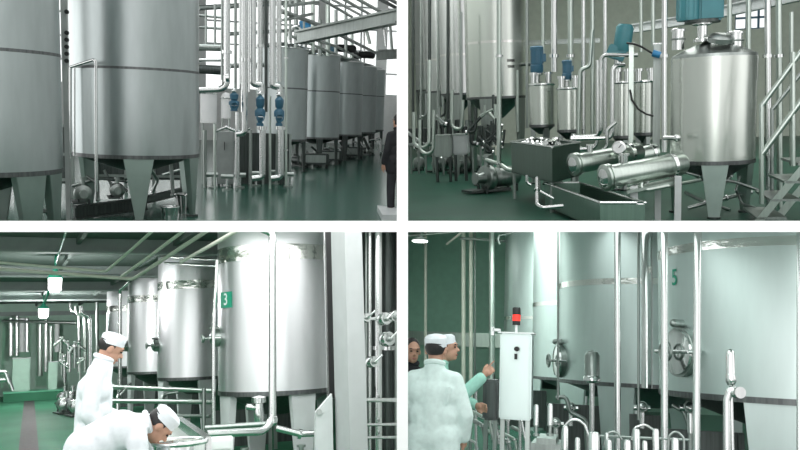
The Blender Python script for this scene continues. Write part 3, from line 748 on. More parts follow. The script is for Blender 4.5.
# U-bent pipes between the small tanks
UB = 'bent pipes between the small tanks'
for lab, pts, w, m in (
    ('bent pipe between the small tanks, lowest bend', [(576, 150, 15.6), (595, 148, 15.6), (597.5, 140, 15.6), (597.5, 60, 15.6)], 1.8, 'pipe'),
    ('bent pipe between the small tanks, hooking right at its top to the middle motor', [(574, 137, 15.3), (598, 136, 15.3), (601, 130, 15.2), (601, 55, 15.2), (638, 55, 15.1)], 1.8, 'pipe'),
    ('bent pipe between the small tanks, nearest the third small tank', [(572, 139, 15.0), (610, 138, 15.0), (612, 132, 15.0), (612.5, 66, 15.0), (624, 65, 15.2)], 2, 'pipe'),
    ('bent pipe between the small tanks, leftmost hook', [(588, 150, 15.9), (578, 148, 15.9), (580, 70, 15.9), (590, 66, 15.9), (592, 30, 15.9)], 1.8, 'pipe_g'),
    ('short pipe leading from the bent pipes down to the heat exchangers', [(604, 150, 14.6), (607, 146, 14.6), (607, 130, 14.6), (616, 122, 14.6)], 1.7, 'pipe')):
    pipe(r, lab, pts, w, m, group=UB, clamps=(pts[0],))

def small_tank(lab, xl, xr, Y, yt, yb, group='small agitated tanks'):
    X, R = pxtank(r, xl, xr, Y, 110); zb, zt = r.P(xl, yb, Y - R).z, r.P(xl, yt, Y - R).z
    t = tank(r, 'small_tank', lab, X, Y, R, zb, zt, 'tank_tr', group, legs=(-60, 60, 180), legw=(.1, .07), cone=.18, top='dome', rim=True, legmat='pipe_d')
    for k in (-.6, .6): t.part('lid_nozzle', MB().cyl((X + R * k, Y - .1, zt), (X + R * k, Y - .1, zt + .22), .06).cyl((X + R * k, Y - .1, zt + .2), (X + R * k, Y - .1, zt + .25), .09), M['polish'])
    return X, R, zt
for lab, xl, xr, Y, yt, yb in (('small steel tank on the left, under the tall blue motor', 529, 554.5, 17, 85, 126),
                               ('small steel tank in the middle, right of the blue-motored one', 557, 580.5, 16.6, 89, 131),
                               ('small steel tank with a bright stripe, left of the upright square post', 613, 631, 15.6, 83, 137),
                               ('small steel tank right of the upright square post, beside the large mixing tank', 634, 654, 16.2, 82, 134)):
    small_tank(lab, xl, xr, Y, yt, yb)
motor_vert(r, 'tall blue agitator motor over the left small tank', r.P(537, 86, 17), .14, r.P(537, 46, 17).z - r.P(537, 86, 17).z, 'blue', 'agitator motors')
motor_vert(r, 'blue agitator motor half hidden by a pipe over the middle small tank', r.P(567, 89, 16.6), .1, r.P(567, 60, 16.6).z - r.P(567, 89, 16.6).z, 'blue', 'agitator motors')
t = Thing(r, 'agitator_motor', 'teal agitator motor with a slanting gearbox left of the black cable', 'motor', r.P(618, 80, 15.6), 'agitator motors')
p = r.P(618, 54, 15.6)
t.part('motor_body', MB().lathe([(0, 0), (.15, 0), (.16, .02), (.16, .42), (.12, .48), (0, .48)], p + Vector((.06, 0, .05)), (.15, 0, 1), 24), M['teal'])
t.part('gearbox', MB().box(p + Vector((-.2, -.14, -.1)), p + Vector((.14, .14, .14)), Matrix.Rotation(.4, 3, 'Y')), M['teal'], bevel=.02)
t.part('neck', MB().cyl(p + Vector((0, 0, -.1)), r.P(618, 84, 15.6), .07), M['pipe'])
# upright posts, cables
a, b = r.P(628.5, 152, 14.4), r.P(633.8, 44, 14.4)
pst = Thing(r, 'square_post', 'light square steel post in front of the small striped tank', 'post', a, 'square posts')
pst.part('post', MB().box(a, b + Vector((0, .1, 0))), M['pipe_g'], bevel=.006); pst.part('cap', MB().box((a.x - .01, a.y - .01, b.z), (b.x + .01, a.y + .11, b.z + .02)), M['pipe'])
a, b = r.P(652.5, 154, 14), r.P(661, 44, 14)
pst = Thing(r, 'square_post', 'broad dull steel post left of the light pipe by the large mixing tank', 'post', a, 'square posts')
pst.part('post', MB().box(a, b + Vector((0, .12, 0))), M['pipe_d'], bevel=.006); pst.part('cap', MB().box((a.x - .01, a.y - .01, b.z), (b.x + .01, a.y + .13, b.z + .02)), M['pipe'])
pipe(r, 'black cable sagging from the teal motor to the blue plug', [(627, 43, 14.3), (634, 44, 14.2), (642, 47, 14.1), (650, 52, 14), (656, 55, 13.9)], .9, 'black', name='cable', cat='cable', group='black cables')
pipe(r, 'black cable looping low from the square post to the broad post', [(630, 90, 14.3), (632, 100, 14.2), (638, 109, 14.1), (646, 114, 14), (653, 116, 13.9)], .9, 'black', name='cable', cat='cable', group='black cables')
p = r.P(657, 54, 13.8)
t = Thing(r, 'cable_plug', 'small bright blue plug at the end of the upper black cable', 'plug', p)
t.part('body', MB().cyl(p + Vector((-.07, 0, .02)), p + Vector((.05, 0, -.02)), .055), M['bblue']); t.part('collar', MB().cyl(p + Vector((.04, 0, -.02)), p + Vector((.09, 0, -.03)), .04), M['white'])
# roof beams
beam(r, 'roof_beam', 'light level beam behind the teal motor of the large mixing tank', (634, 24, 22), (692, 14, 20), .15, .22, 'lgrey', group='beams of the upper right view')
beam(r, 'roof_beam', 'grey level beam from the large motor to the right edge', (714, 8, 20), (806, -14, 17), .15, .25, 'lgrey', group='beams of the upper right view')
beam(r, 'roof_beam', 'thin level beam behind the tall pipes near the left blue motor', (520, 41, 22), (600, 38, 22), .1, .12, 'pipe_d', group='beams of the upper right view')

# the large mixing tank
X, R = pxtank(r, 670, 757, 12.3, 110); zb, zt = r.P(713, 163, 12.3 - R).z, r.P(713, 56, 12.3 - R).z
t = tank(r, 'mixing_tank', 'large steel mixing tank with a domed lid under the large teal motor', X, 12.3, R, zb, zt, 'tank_tr', legs=(-93, 20, 158), legw=(.37, .14), top=None, rim=False, legmat='leg', seams=(), cone=.3)
t.part('lid', MB().lathe([(R, zt), (R * .985, zt + .04), (R * .7, zt + .12), (R * .4, zt + .19), (R * .26, zt + .22), (0, zt + .22)], (X, 12.3, 0), seg=64), M['pipe_d'])
t.part('upper_weld_ring', MB().lathe([(R, zt - .34), (R + .006, zt - .34), (R + .006, zt), (R, zt)], (X, 12.3, 0), seg=96), M['tank_tr'])
for px, py, rad, hh, lab in ((678, 50, .085, .3, None), (735, 50, .1, .26, None)):
    p = r.P(px, py, 12.2)
    n_ = t.part('lid_nozzle', MB().lathe([(0, 0), (rad, 0), (rad, hh * .85), (rad * 1.2, hh * .85), (rad * 1.2, hh * .95), (rad * .9, hh), (0, hh)], p, seg=28), M['polish'])
    t.part('clamp_ring', MB().torus(p + Vector((0, 0, hh * .5)), rad + .006, .014), M['pipe_d'], n_)
p = r.P(720, 40, 12.0)
t.part('manway', MB().lathe([(0, 0), (.17, 0), (.17, .06), (.12, .1), (0, .11)], p - Vector((0, 0, .02)), (.1, -.3, 1), 28), M['pipe_d'])
p, q = r.P(657, 138, 11.8), r.P(676, 138, 11.6)
t.part('side_tap', MB().cyl(p + Vector((.1, 0, 0)), q, .03).ball(r.P(677, 138, 11.55), .05), M['polish'])
p = r.P(702, 46, 12.2); p.z = zt + .222
d = Thing(r, 'agitator_drive', 'large teal agitator motor with gearbox on the lid of the large mixing tank', 'motor', p)
d.part('neck', MB().lathe([(0, 0), (.12, 0), (.12, .04), (.07, .06), (.07, .22), (.14, .24), (.14, .28), (0, .28)], p, seg=24), M['polish'])
d.part('gearbox', MB().box(p + Vector((-.06, -.17, .28)), p + Vector((.26, .17, .8))), M['teal'], bevel=.03)
mb = MB().lathe([(0, 0), (.17, 0), (.17, .5), (.14, .56), (0, .56)], p + Vector((-.17, 0, .3)), seg=24)
for k in range(10):
    a = 2 * PI * k / 10; mb.box(p + Vector((-.17 + .17 * math.cos(a) - .012, .17 * math.sin(a) - .012, .32)), p + Vector((-.17 + .17 * math.cos(a) + .012, .17 * math.sin(a) + .012, .78)))
d.part('motor_body', mb, M['teal'])
d.part('mounting_flange', MB().cyl(p + Vector((0, 0, .26)), p + Vector((0, 0, .3)), .24), M['dark'])

# pipes below the mixing tank
PB = 'pipes on the floor beneath the mixing tank'
for lab, pts, w in (('level pipe beneath the large mixing tank, uppermost', [(684, 172, 12), (700, 176, 12), (735, 182, 12.2), (758, 190, 12.4)], 1.4),
                    ('level pipe beneath the large mixing tank crossing the tapered leg low down', [(688, 208, 12.4), (726, 198, 12.4), (752, 192, 12.6)], 1.8),
                    ('pipe loop beneath the large mixing tank, right of the tapered leg', [(740, 176, 12.4), (736, 190, 12.4), (742, 204, 12.2), (756, 208, 12)], 1.2),
                    ('thin pipe sloping under the large mixing tank towards its rear leg', [(684, 192, 12.8), (704, 202, 12.8), (730, 210, 12.6)], 1.4),
                    ('drain pipe under the centre of the large mixing tank', [(731, 168, 12.2), (731, 176, 12.2), (722, 186, 12.2)], 1.6)):
    pipe(r, lab, pts, w, 'pipe_d', group=PB, clamps=(pts[1],))

# heat exchangers
def exchanger(lab, a, b, rp, mat='pipe_g'):
    p, q = r.P(*a), r.P(*b); ax = (q - p).normalized(); L = (q - p).length; rad = r.px(rp, a[2])
    t = Thing(r, 'heat_exchanger', lab, 'heat exchanger', (p + q) / 2 - Vector((0, 0, rad)), 'heat exchangers')
    t.part('shell', MB().lathe([(0, 0), (rad, 0), (rad, L * .96), (rad * .8, L), (0, L)], p, ax, 36), M[mat])
    f = t.part('end_flange', MB().lathe([(0, 0), (rad * .9, 0), (rad * 1.16, .02), (rad * 1.16, .05), (rad, .06), (rad * 1.16, .07), (rad * 1.16, .1), (0, .1)], p - ax * .09, ax, 36), M[mat])
    t.part('end_cap', MB().lathe([(0, 0), (rad * .5, 0), (rad * .85, .03), (0, .03)], p - ax * .115, ax, 30), M['polish'], f)
    t.part('nozzle', MB().cyl(p + ax * L * .2, p + ax * L * .2 + Vector((0, 0, rad * 1.7)), rad * .3).cyl(p + ax * L * .2 + Vector((0, 0, rad * 1.6)), p + ax * L * .2 + Vector((0, 0, rad * 1.75)), rad * .45), M['polish'])
    t.part('band', MB().lathe([(rad, 0), (rad + .012, 0), (rad + .012, .05), (rad, .05)], p + ax * L * .8, ax, 36), M['polish'])
    return t
exchanger('long steel heat exchanger cylinder lying in front, beside the large mixing tank', (609, 177, 10.9), (684, 163, 11.5), 11)
exchanger('steel heat exchanger cylinder lying behind and left of the front one', (577, 164, 12.2), (640, 152, 12.9), 9.5)
exchanger('short steel heat exchanger cylinder lying rearmost, below the dial gauge', (622, 159, 13.5), (656, 152, 13.9), 8)
# exchanger stand
a = r.P(678, 176, 11.05); g = Vector((a.x, a.y, 0))
t = Thing(r, 'exchanger_stand', 'light steel stand with a white leg and tray carrying the front heat exchanger', 'stand', g)
p0, p1 = r.P(627, 190, 10.85), r.P(679, 179, 11.2)
t.part('tray', MB().hexa([p0 + Vector((0, -.1, -.04)), p1 + Vector((0, -.1, -.04)), p1 + Vector((0, .3, -.04)), p0 + Vector((0, .3, -.04))], [p0 + Vector((0, -.1, 0)), p1 + Vector((0, -.1, 0)), p1 + Vector((0, .3, 0)), p0 + Vector((0, .3, 0))]), M['pipe_g'], smooth=False)
for p, w in ((a, .042), (r.P(634, 186, 10.95), .05), (r.P(658, 185, 11.5), .04)):
    t.part('leg', MB().box((p.x - w, p.y - w, 0), (p.x + w, p.y + w, p.z)), M['lgrey'], bevel=.004)
pipe(r, 'bent pipe hooking under the front heat exchanger', [(700, 180, 11.6), (668, 186, 11), (648, 190, 10.9), (641, 188, 10.9), (642, 184, 10.95)], 1.7, 'pipe_g', group=PB)
# gauge
p = r.P(619.5, 148, 12.4)
t = Thing(r, 'dial_gauge', 'round white-faced dial gauge between the heat exchangers', 'gauge', p - Vector((0, 0, .3)))
t.part('case', MB().lathe([(0, 0), (.1, 0), (.105, .05), (.09, .06), (0, .06)], p, (-.2, -1, .1), 28), M['polish'])
t.part('face', MB().lathe([(0, 0), (.082, 0), (.082, .004), (0, .004)], p + Vector((-.2, -1, .1)).normalized() * .061, (-.2, -1, .1), 28), M['white'])
n = Vector((-.2, -1, .1)).normalized()
t.part('needle', MB().cyl(p + n * .07, p + n * .07 + Vector((.04, 0, .05)), .005, seg=6), M['black'])
t.part('stem', MB().cyl(p + Vector((0, .03, -.08)), p + Vector((0, .03, -.32)), .02), M['pipe'])

# troughs
def trough(lab, pts, ztop, zbot, mat, group, wall=.03):
    """open-topped box with 4 floor corners (near first, then round)"""
    P4 = [Vector((p.x, p.y, 0)) for p in pts]; c = sum(P4, Vector()) / 4
    t = Thing(r, 'trough', lab, 'trough', c + Vector((0, 0, zbot)), group)
    inn = [p + (c - p).normalized() * wall * 1.6 for p in P4]
    Z = lambda v, z: v + Vector((0, 0, z))
    for i in range(4):
        j = (i + 1) % 4
        t.part('side_panel', MB().hexa([Z(P4[i], zbot), Z(P4[j], zbot), Z(inn[j], zbot), Z(inn[i], zbot)], [Z(P4[i], ztop), Z(P4[j], ztop), Z(inn[j], ztop), Z(inn[i], ztop)]), M[mat], smooth=False)
    t.part('bottom_panel', MB().hexa([Z(p, zbot) for p in P4], [Z(p, zbot + .03) for p in P4]), M[mat], smooth=False)
    mb = MB()
    mb.tube([Z(P4[0], ztop), Z(P4[1], ztop), Z(P4[2], ztop), Z(P4[3], ztop), Z(P4[0], ztop)], .02, 0)
    t.part('rim', mb, M['pipe'])
    return t, P4
A, B_, C = r.P(511, 131, 14.4), r.P(552, 144, 12.4), r.P(580, 138, 13.6)
tr, P4 = trough('dark steel trough full of shiny parts, below the left small tanks', [B_, C, A + C - B_, A], 1.02, .47, 'trough', 'open steel troughs')
for p in P4: tr.part('leg', MB().cyl(Vector((p.x, p.y, 0)) + (sum(P4, Vector()) / 4 - p) * .08, Vector((p.x, p.y, .5)) + (sum(P4, Vector()) / 4 - p) * .08, .03), M['pipe_d'])
cc = sum(P4, Vector()) / 4
random.seed(11)
for i in range(12):
    u, v = random.uniform(.15, .85), random.uniform(.15, .85)
    p = P4[0] + (P4[1] - P4[0]) * u + (P4[3] - P4[0]) * v + Vector((0, 0, .98))
    d_ = Vector((random.uniform(-1, 1), random.uniform(-1, 1), random.uniform(-.2, .5))).normalized()
    t = Thing(r, 'pipe_fitting', 'shiny loose pipe fitting lying in the dark steel trough', 'pipe fitting', p, 'loose fittings in the trough')
    t.part('sleeve', MB().cyl(p - d_ * .11, p + d_ * .11, .045), M['polish']); t.part('collar', MB().cyl(p + d_ * .08, p + d_ * .12, .07), M['polish'])
single(r, 'trough_filling', MB().hexa([v + Vector((0, 0, .51)) + (cc - v) * .2 for v in P4], [v + Vector((0, 0, .9)) + (cc - v) * .2 for v in P4]), M['dark'], 'dark heap of small parts filling the dark steel trough', 'filling', kind='stuff', smooth=False)
A, B_, C = r.P(545, 178, 12.9), r.P(600, 200, 10.3), r.P(645, 201, 10.25)
trough('low green-reflecting steel trough in front of the heat exchangers', [B_, C, A + C - B_, A], .42, .06, 'trough_g', 'open steel troughs')
# floor pipe bracket
pipe(r, 'light bent pipe stub rising from the green floor in front of the dark trough', [(537, 178, 11.6), (537, 204, 11.2), (541, 208, 11.1), (563, 206, 11.2)], 1.8, 'pipe', group='pipe stubs by the troughs', clamps=((537, 190, 11.4),))
pipe(r, 'light slanting pipe stub beside the bent one', [(537, 190, 11.6), (554, 199, 11.5)], 1.4, 'pipe', group='pipe stubs by the troughs')
pipe(r, 'short hooked pipe stub under the left end of the dark trough', [(527, 175, 12), (527, 183, 12), (531, 185, 12)], 1.5, 'pipe', group='pipe stubs by the troughs')

for lab, pts, w in (('pale pipe bent in a U near the white wall below the tall tanks', [(414, 112, 16.6), (414, 147, 16.6), (429, 148, 16.6), (429.5, 60, 16.8)], 1.8),
                    ('pale pipe bent in a U left of the pair of grey boxes', [(420, 120, 16.2), (420, 153, 16.2), (433, 154, 16.2), (434, 110, 16.2)], 1.6),
                    ('pale pipe hanging behind the pair of grey boxes', [(452, 90, 18.6), (452, 128, 18.6), (462, 130, 18.6), (463, 100, 18.6)], 1.6)):
    pipe(r, lab, pts, w, 'pipe_g', group='U pipes by the white wall', bend=.16)
# tangle at left
random.seed(5)
for i in range(20):
    px = random.uniform(412, 500); Y = random.uniform(16.5, 20); py = random.uniform(88, 128)
    L = random.uniform(10, 30)
    pts = [(px, py, Y), (px, py + L, Y), (px + random.choice((-1, 1)) * random.uniform(5, 9), py + L + 1, Y), (px + random.choice((-1, 1)) * random.uniform(5, 9), py + L * .4, Y)]
    pipe(r, 'bent pipe in the dim tangle below the tall tanks', pts, random.uniform(1, 1.8), random.choice(['pipe_d', 'pipe_d', 'dark', 'dark', 'pipe_g']), group='bent pipes below the tall tanks', clamps=(pts[2],))
for px, Y, s_ in ((418, 21, .8), (440, 20.5, .9), (462, 20, 1), (486, 17, .9), (474, 21, .9)):
    g = r.P(px, 130, Y); g.z = 0
    pump(r, 'dim pump standing on the floor below the tall tanks', g, s_, random.uniform(-2, -1), 'pumps below the tall tanks', 'pipe_d', 'dark')
for i, (px, Y, h0) in enumerate(((421, 20, .75), (446, 19.5, .95), (468, 18.8, .8))):
    g = r.P(px, 130, Y); g.z = 0
    t = Thing(r, 'valve_manifold', ('dark valve manifold nearest the white wall below the tall tanks', 'dark valve manifold behind the pair of grey boxes', 'dark valve manifold left of the pump with the yellow tap')[i], 'manifold', g)
    t.part('header', MB().cyl(g + Vector((-.35, 0, h0)), g + Vector((.35, 0, h0)), .06), M['pipe_d'])
    for k in range(4):
        x = -.28 + .19 * k
        v = t.part('valve', MB().lathe([(0, 0), (.05, 0), (.05, .2), (.07, .2), (.07, .4), (0, .42)], g + Vector((x, 0, h0)), seg=14), M['dark'])
        t.part('drop_pipe', MB().cyl(g + Vector((x, 0, 0)), g + Vector((x, 0, h0)), .025), M['pipe_d'])
for px0, px1, y0, y1, Y, m, lab in ((434, 451, 136, 157, 17.6, 'pipe_d', 'dull grey box on the floor, left of the pair below the tall tanks'), (452.5, 467, 135, 155, 17.8, 'lgrey', 'light grey box on the floor, right of the pair below the tall tanks')):
    a, b = r.P(px0, y1, Y), r.P(px1, y0, Y)
    t = Thing(r, 'motor_housing', lab, 'box', Vector(((a.x + b.x) / 2, Y, a.z)), 'pair of grey boxes')
    t.part('body', MB().box(a, b + Vector((0, .4, 0))), M[m], bevel=.03)
    t.part('lid', MB().box(Vector((a.x + .01, a.y - .01, b.z)), Vector((b.x - .01, b.y + .39, b.z + .03))), M['pipe_d'], bevel=.008)
    for x in (a.x + .05, b.x - .05): t.part('foot', MB().cyl((x, Y + .1, 0), (x, Y + .1, a.z + .02), .035), M['dark'])
# pump with yellow tap
g = r.P(492, 172, 15.5); g.z = 0
pt = pump(r, 'big squat pump with a yellow tap on the green floor below the nearest tall tank', g, 1.15, -2.4, None, 'pipe_d', 'pipe_d')
p = r.P(497, 150, 15.2)
t = Thing(r, 'tap', 'small yellow tap standing over the big squat pump', 'tap', p - Vector((0, 0, .1)))
t.part('body', MB().cyl(p - Vector((0, 0, .1)), p + Vector((0, 0, .06)), .04), M['cream']); t.part('lever', MB().box(p + Vector((-.1, -.02, .06)), p + Vector((.1, .02, .085))), M['cream'])
pipe(r, 'pipe leaving the big squat pump towards the dark trough', [(486, 160, 15.3), (500, 164, 15), (508, 170, 14.8), (516, 170, 14.8)], 2, 'pipe_g', group='pipe stubs by the troughs', clamps=((500, 164, 15),))

# stair
t = Thing(r, 'metal_stair', 'light metal stair with handrails climbing out at the right edge', 'stair', r.G(770, 215))
Y0 = 11.0
def S_(px, py, Y=Y0): return r.P(px, py, Y)
t.part('stringer', MB().hexa([S_(750, 226), S_(760, 226), S_(830, 140), S_(830, 130)], [S_(750, 226, 11.04), S_(760, 226, 11.04), S_(830, 140, 11.04), S_(830, 130, 11.04)]), M['pipe_g'], smooth=False)
t.part('stringer', MB().hexa([S_(766, 226, 12), S_(776, 226, 12), S_(840, 146, 12), S_(840, 136, 12)], [S_(766, 226, 12.04), S_(776, 226, 12.04), S_(840, 146, 12.04), S_(840, 136, 12.04)]), M['pipe_g'], smooth=False)
for i, (px, py) in enumerate(((756, 217), (770, 199), (784, 181), (798, 163))):
    a = S_(px, py, 11.02); t.part('tread', MB().box(a + Vector((0, -.02, -.03)), a + Vector((.36, 1.0, 0))), M['pipe_d'], smooth=False)
t.part('post', MB().tube([S_(761.5, 204, 11.0), S_(761.5, 104, 11.0)], .031), M['pipe_g'])
t.part('post', MB().tube([S_(793, 166, 11.0), S_(793, 52, 11.0)], .031), M['pipe_g'])
t.part('handrail', MB().tube([S_(761.5, 106), S_(830, 12)], .03), M['pipe_g'])
t.part('mid_rail', MB().tube([S_(762, 154), S_(830, 62)], .036), M['pipe_g'])
t.part('post', MB().tube([S_(772, 196, 12.1), S_(772, 108, 12.1)], .026), M['pipe_d'])
t.part('handrail', MB().tube([S_(772, 110, 12.1), S_(840, 24, 12.1)], .026), M['pipe_d'])
t.part('post', MB().tube([S_(791.5, 165, 12.5), S_(791.5, 12, 12.5)], .03), M['pipe_g'])
# ================================================================ LOWER LEFT HALL
r = BL
AX = math.atan(.215)                      # the building runs towards a vanishing point left of the middle
qa = Matrix.Rotation(AX, 3, 'Z')
def bld(x, y, z): return qa @ Vector((x, y, z))
def bbox(mb, lo, hi):
    t_ = MB().box(lo, hi); return mb.add([qa @ v for v in t_.v], t_.f)
single(r, 'floor_lower_left', bbox(MB(), (-14, 3, -.05), (16, 33, 0)), M['floor_bl'], kind='structure', smooth=False)
ZC = 3.35
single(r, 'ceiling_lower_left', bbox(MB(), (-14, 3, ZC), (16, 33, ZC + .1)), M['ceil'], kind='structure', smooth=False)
# far wall with openings
def fx(px, Y=32): return (qa.inverted() @ r.P(px, 345, Y)).x
mb = MB()
bbox(mb, (-14, 33, 2.55), (16, 33.2, ZC)); bbox(mb, (-14, 33, 0), (16, 33.2, .3))
xs = [fx(-60), fx(2), fx(8), fx(31), fx(37), fx(58), fx(64), 16]
bbox(mb, (-14, 33, .3), (xs[1], 33.2, 2.55))
for a, b in ((xs[2] - .1, xs[2] + .15), (xs[3], xs[4]), (xs[5], 16)): bbox(mb, (a, 33, .3), (b, 33.2, 2.55))
single(r, 'wall_back_lower_left', mb, M['wall_pg'], kind='structure', smooth=False)
single(r, 'wall_alcove_lower_left', bbox(MB(), (-14, 36, 0), (6, 36.2, ZC)), M['wall_pg'], kind='structure', smooth=False)
single(r, 'floor_alcove', bbox(MB(), (-14, 33.2, -.05), (6, 36, 0)), M['floor_bl'], kind='structure', smooth=False)
single(r, 'trim_2', bbox(MB(), (-14, 32.9, ZC - .45), (16, 33.0, ZC - .3)), M['beam'], kind='structure', smooth=False)
# green step at the far end and pale green cabinets
p0, p1 = fx(5), fx(59)
t = Thing(r, 'step_platform', 'low bright green step across the far end of the aisle in the lower left view', 'platform', bld((p0 + p1) / 2, 29.5, 0))
t.part('riser', bbox(MB(), (p0, 29.2, 0), (p1, 30.5, .26)), M['floor_bl'], smooth=False)
t.part('nosing', bbox(MB(), (p0 - .02, 29.17, .26), (p1 + .02, 30.5, .3)), paint('green_step_edge', (.12, .42, .26), .4), smooth=False)
for xa, xb, z0, z1, lab in ((13, 30, .304, 1.36, 'pale green cabinet with a plain front at the far end, left one'), (48, 57, .304, 1.2, 'narrow pale green cabinet at the far end, right one')):
    a, b = fx(xa, 30), fx(xb, 30)
    t = Thing(r, 'cabinet', lab, 'cabinet', bld((a + b) / 2, 29.9, z0), 'pale green cabinets at the far end')
    t.part('body', bbox(MB(), (a, 29.7, z0), (b, 30.4, z1)), M['wall_pg'], smooth=False)
    t.part('door', bbox(MB(), (a + .04, 29.68, z0 + .05), (b - .04, 29.7, z1 - .05)), M['wall_pg'], smooth=False)
    t.part('top', bbox(MB(), (a - .02, 29.66, z1), (b + .02, 30.42, z1 + .03)), M['lgrey'], smooth=False)
for i, (px, w, y0, y1, m) in enumerate(((11, 2.2, 318, 356, 'pipe'), (17, 1.6, 316, 356, 'pipe'), (22, 2.2, 318, 352, 'white'), (27, 1.8, 318, 352, 'pipe'), (40, 2.4, 324, 376, 'pipe_g'), (46, 2, 320, 372, 'pipe'), (51, 2, 326, 370, 'pipe_g'), (57, 2.2, 322, 352, 'white'))):
    pipe(r, ('far pipe at the left jamb of the far wall opening', 'far pipe second from the left in the far wall opening', 'white far pipe in the left far wall opening', 'far pipe right of the white one in the left far opening', 'thick far pipe right of the middle pier', 'slim far pipe right of the middle pier', 'far pipe over the narrow green cabinet', 'white far pipe in the right far opening')[i],
         [(px, y1, 31.3), (px, y0, 31.3)], w, m, name='far_pipe', group='pipes at the far end')
pipe(r, 'level far pipe crossing the far wall openings near their tops', [(2, 321, 31), (76, 323, 31)], 1.2, 'pipe_d', name='far_pipe', group='pipes at the far end')
# drain strip
g0, g1, g2, g3 = r.G(20, 404), r.G(38, 404), r.G(36, 470), r.G(4, 470)
vp = r.P(30, 345, 30); d = Vector((vp.x, vp.y, 0)).normalized()
def along(p, y): return p + d * ((y - p.y) / d.y)
a, b = r.G(22, 420), r.G(36, 420)
single(r, 'drain_grating', MB().prism([along(a, 8), along(b, 8), along(b, 28.5), along(a, 28.5)], (0, 0, .012)), M['drain'], 'long dark grey drain grating strip down the middle of the green aisle', 'drain', smooth=False)
# ceiling beams, conduits
for i, Y in enumerate((13.6, 18.2, 22.5, 27.0)):
    lab = ('pale cross beam nearest under the dark ceiling', 'cross beam second nearest under the dark ceiling, above the near lamp', 'cross beam third under the dark ceiling', 'cross beam farthest under the dark ceiling')[i]
    t = Thing(r, 'ceiling_beam', lab, 'beam', bld(0, Y, ZC - .24), 'ceiling cross beams')
    for nm, lo, hi in (('web', (-12, Y - .02, ZC - .2), (6, Y + .02, ZC)), ('flange', (-12, Y - .12, ZC - .24), (6, Y + .12, ZC - .2))):
        t.part(nm, bbox(MB(), lo, hi), M['beam'], smooth=False)
for i in range(7):
    x = -6.5 + i * 1.5
    single(r, 'ceiling_joist', bbox(MB(), (x - .03, 10, ZC - .1), (x + .03, 33, ZC)), M['ceil'], 'thin joist running along the dark ceiling towards the far wall', 'joist', 'ceiling joists', smooth=False)
CN = 'conduits under the ceiling'
for lab, pts, w, m in (
    ('upper level conduit under the ceiling bending up to the right', [(-12, 261.5, 12.8), (106, 271.5, 13.1), (132, 249, 11.6), (158, 226, 10.4)], 1.3, 'cream'),
    ('lower level conduit under the ceiling running into the longest slanting pipe', [(-12, 268, 13.2), (133, 279, 13.3), (167, 257, 11.8), (214, 226, 10.2)], 1.7, 'cream'),
    ('slanting conduit between the other two under the ceiling', [(122, 276, 13.2), (150, 256, 11.8), (190, 226, 10.2)], 1.4, 'cream'),
    ('short slanting conduit just left of the near tank', [(181, 262, 11.0), (240, 229, 8.7)], 1.6, 'cream'),
    ('dark pair pipe running from the second tank to the near tank, upper one', [(172, 257, 13.5), (219, 260, 11.6)], 1.3, 'pipe_d'),
    ('dark pair pipe running from the second tank to the near tank, lower one', [(165, 263, 14.5), (219, 266, 11.8)], 1.3, 'pipe_d'),
    ('pipe dropping between the third and fourth tanks', [(120, 400, 19), (120, 290, 19), (130, 281, 18)], 1.6, 'pipe')):
    pipe(r, lab, pts, w, m, name='conduit', group=CN, bend=.1)
for i, (px, w, yt, lab) in enumerate(((79, 1.4, 303, 'bent pipe left of the far tanks, first'), (85, 1.6, 306, 'bent pipe left of the far tanks, second'), (90, 1.6, 306, 'bent pipe left of the far tanks, third'), (97, 1.4, 302, 'bent pipe left of the far tanks, fourth'))):
    pipe(r, lab, [(px, 372, 27 - i), (px, yt + 10, 27 - i), (px - 8, yt + 8, 27 - i), (px - 9, yt, 27 - i)] if i < 3 else [(px, 372, 27), (px, yt, 27)], w, ('pipe', 'pipe_g', 'pipe', 'pipe_d')[i], group='bent pipes left of the far tanks')
# lamps
def vessel_lamp(lab, px, py, Y, w, h):
    p = r.P(px, py, Y)
    t = Thing(r, 'ceiling_lamp', lab, 'lamp', p - Vector((0, 0, h / 2)), 'jelly jar ceiling lamps')
    t.part('globe', MB().lathe([(0, -h / 2), (w * .3, -h / 2), (w * .48, -h * .35), (w * .5, h * .3), (0, h * .3)], p, seg=28), M['lamp'])
    t.part('cap', MB().lathe([(w * .52, h * .28), (w * .5, h * .4), (w * .2, h * .6), (w * .2, h * .75), (0, h * .75)], p, seg=24), M['green'])
    t.part('guard_ring', MB().torus(p + Vector((0, 0, h * .28)), w * .53, .012), M['green'])
    t.part('stem', MB().cyl(p + Vector((0, 0, h * .7)), Vector((p.x, p.y, ZC - .02)), .02, seg=10), M['green'])
    return p
p = vessel_lamp('glowing ceiling lamp nearest, hanging on a green stem', 55, 283, 15.8, .23, .34)
vessel_lamp('glowing ceiling lamp farther away and smaller', 43.5, 312, 26, .28, .36)
pipe(r, 'green conduit running along the ceiling to the nearest glowing lamp', [(56, 262, 14.4), (61, 247, 12.9), (68, 226, 11)], .9, 'green', name='conduit', group=CN)
pipe(r, 'thin green conduit between the two glowing lamps', [(45, 303, 21.5), (51, 285, 18.9)], .9, 'green', name='conduit', group=CN)

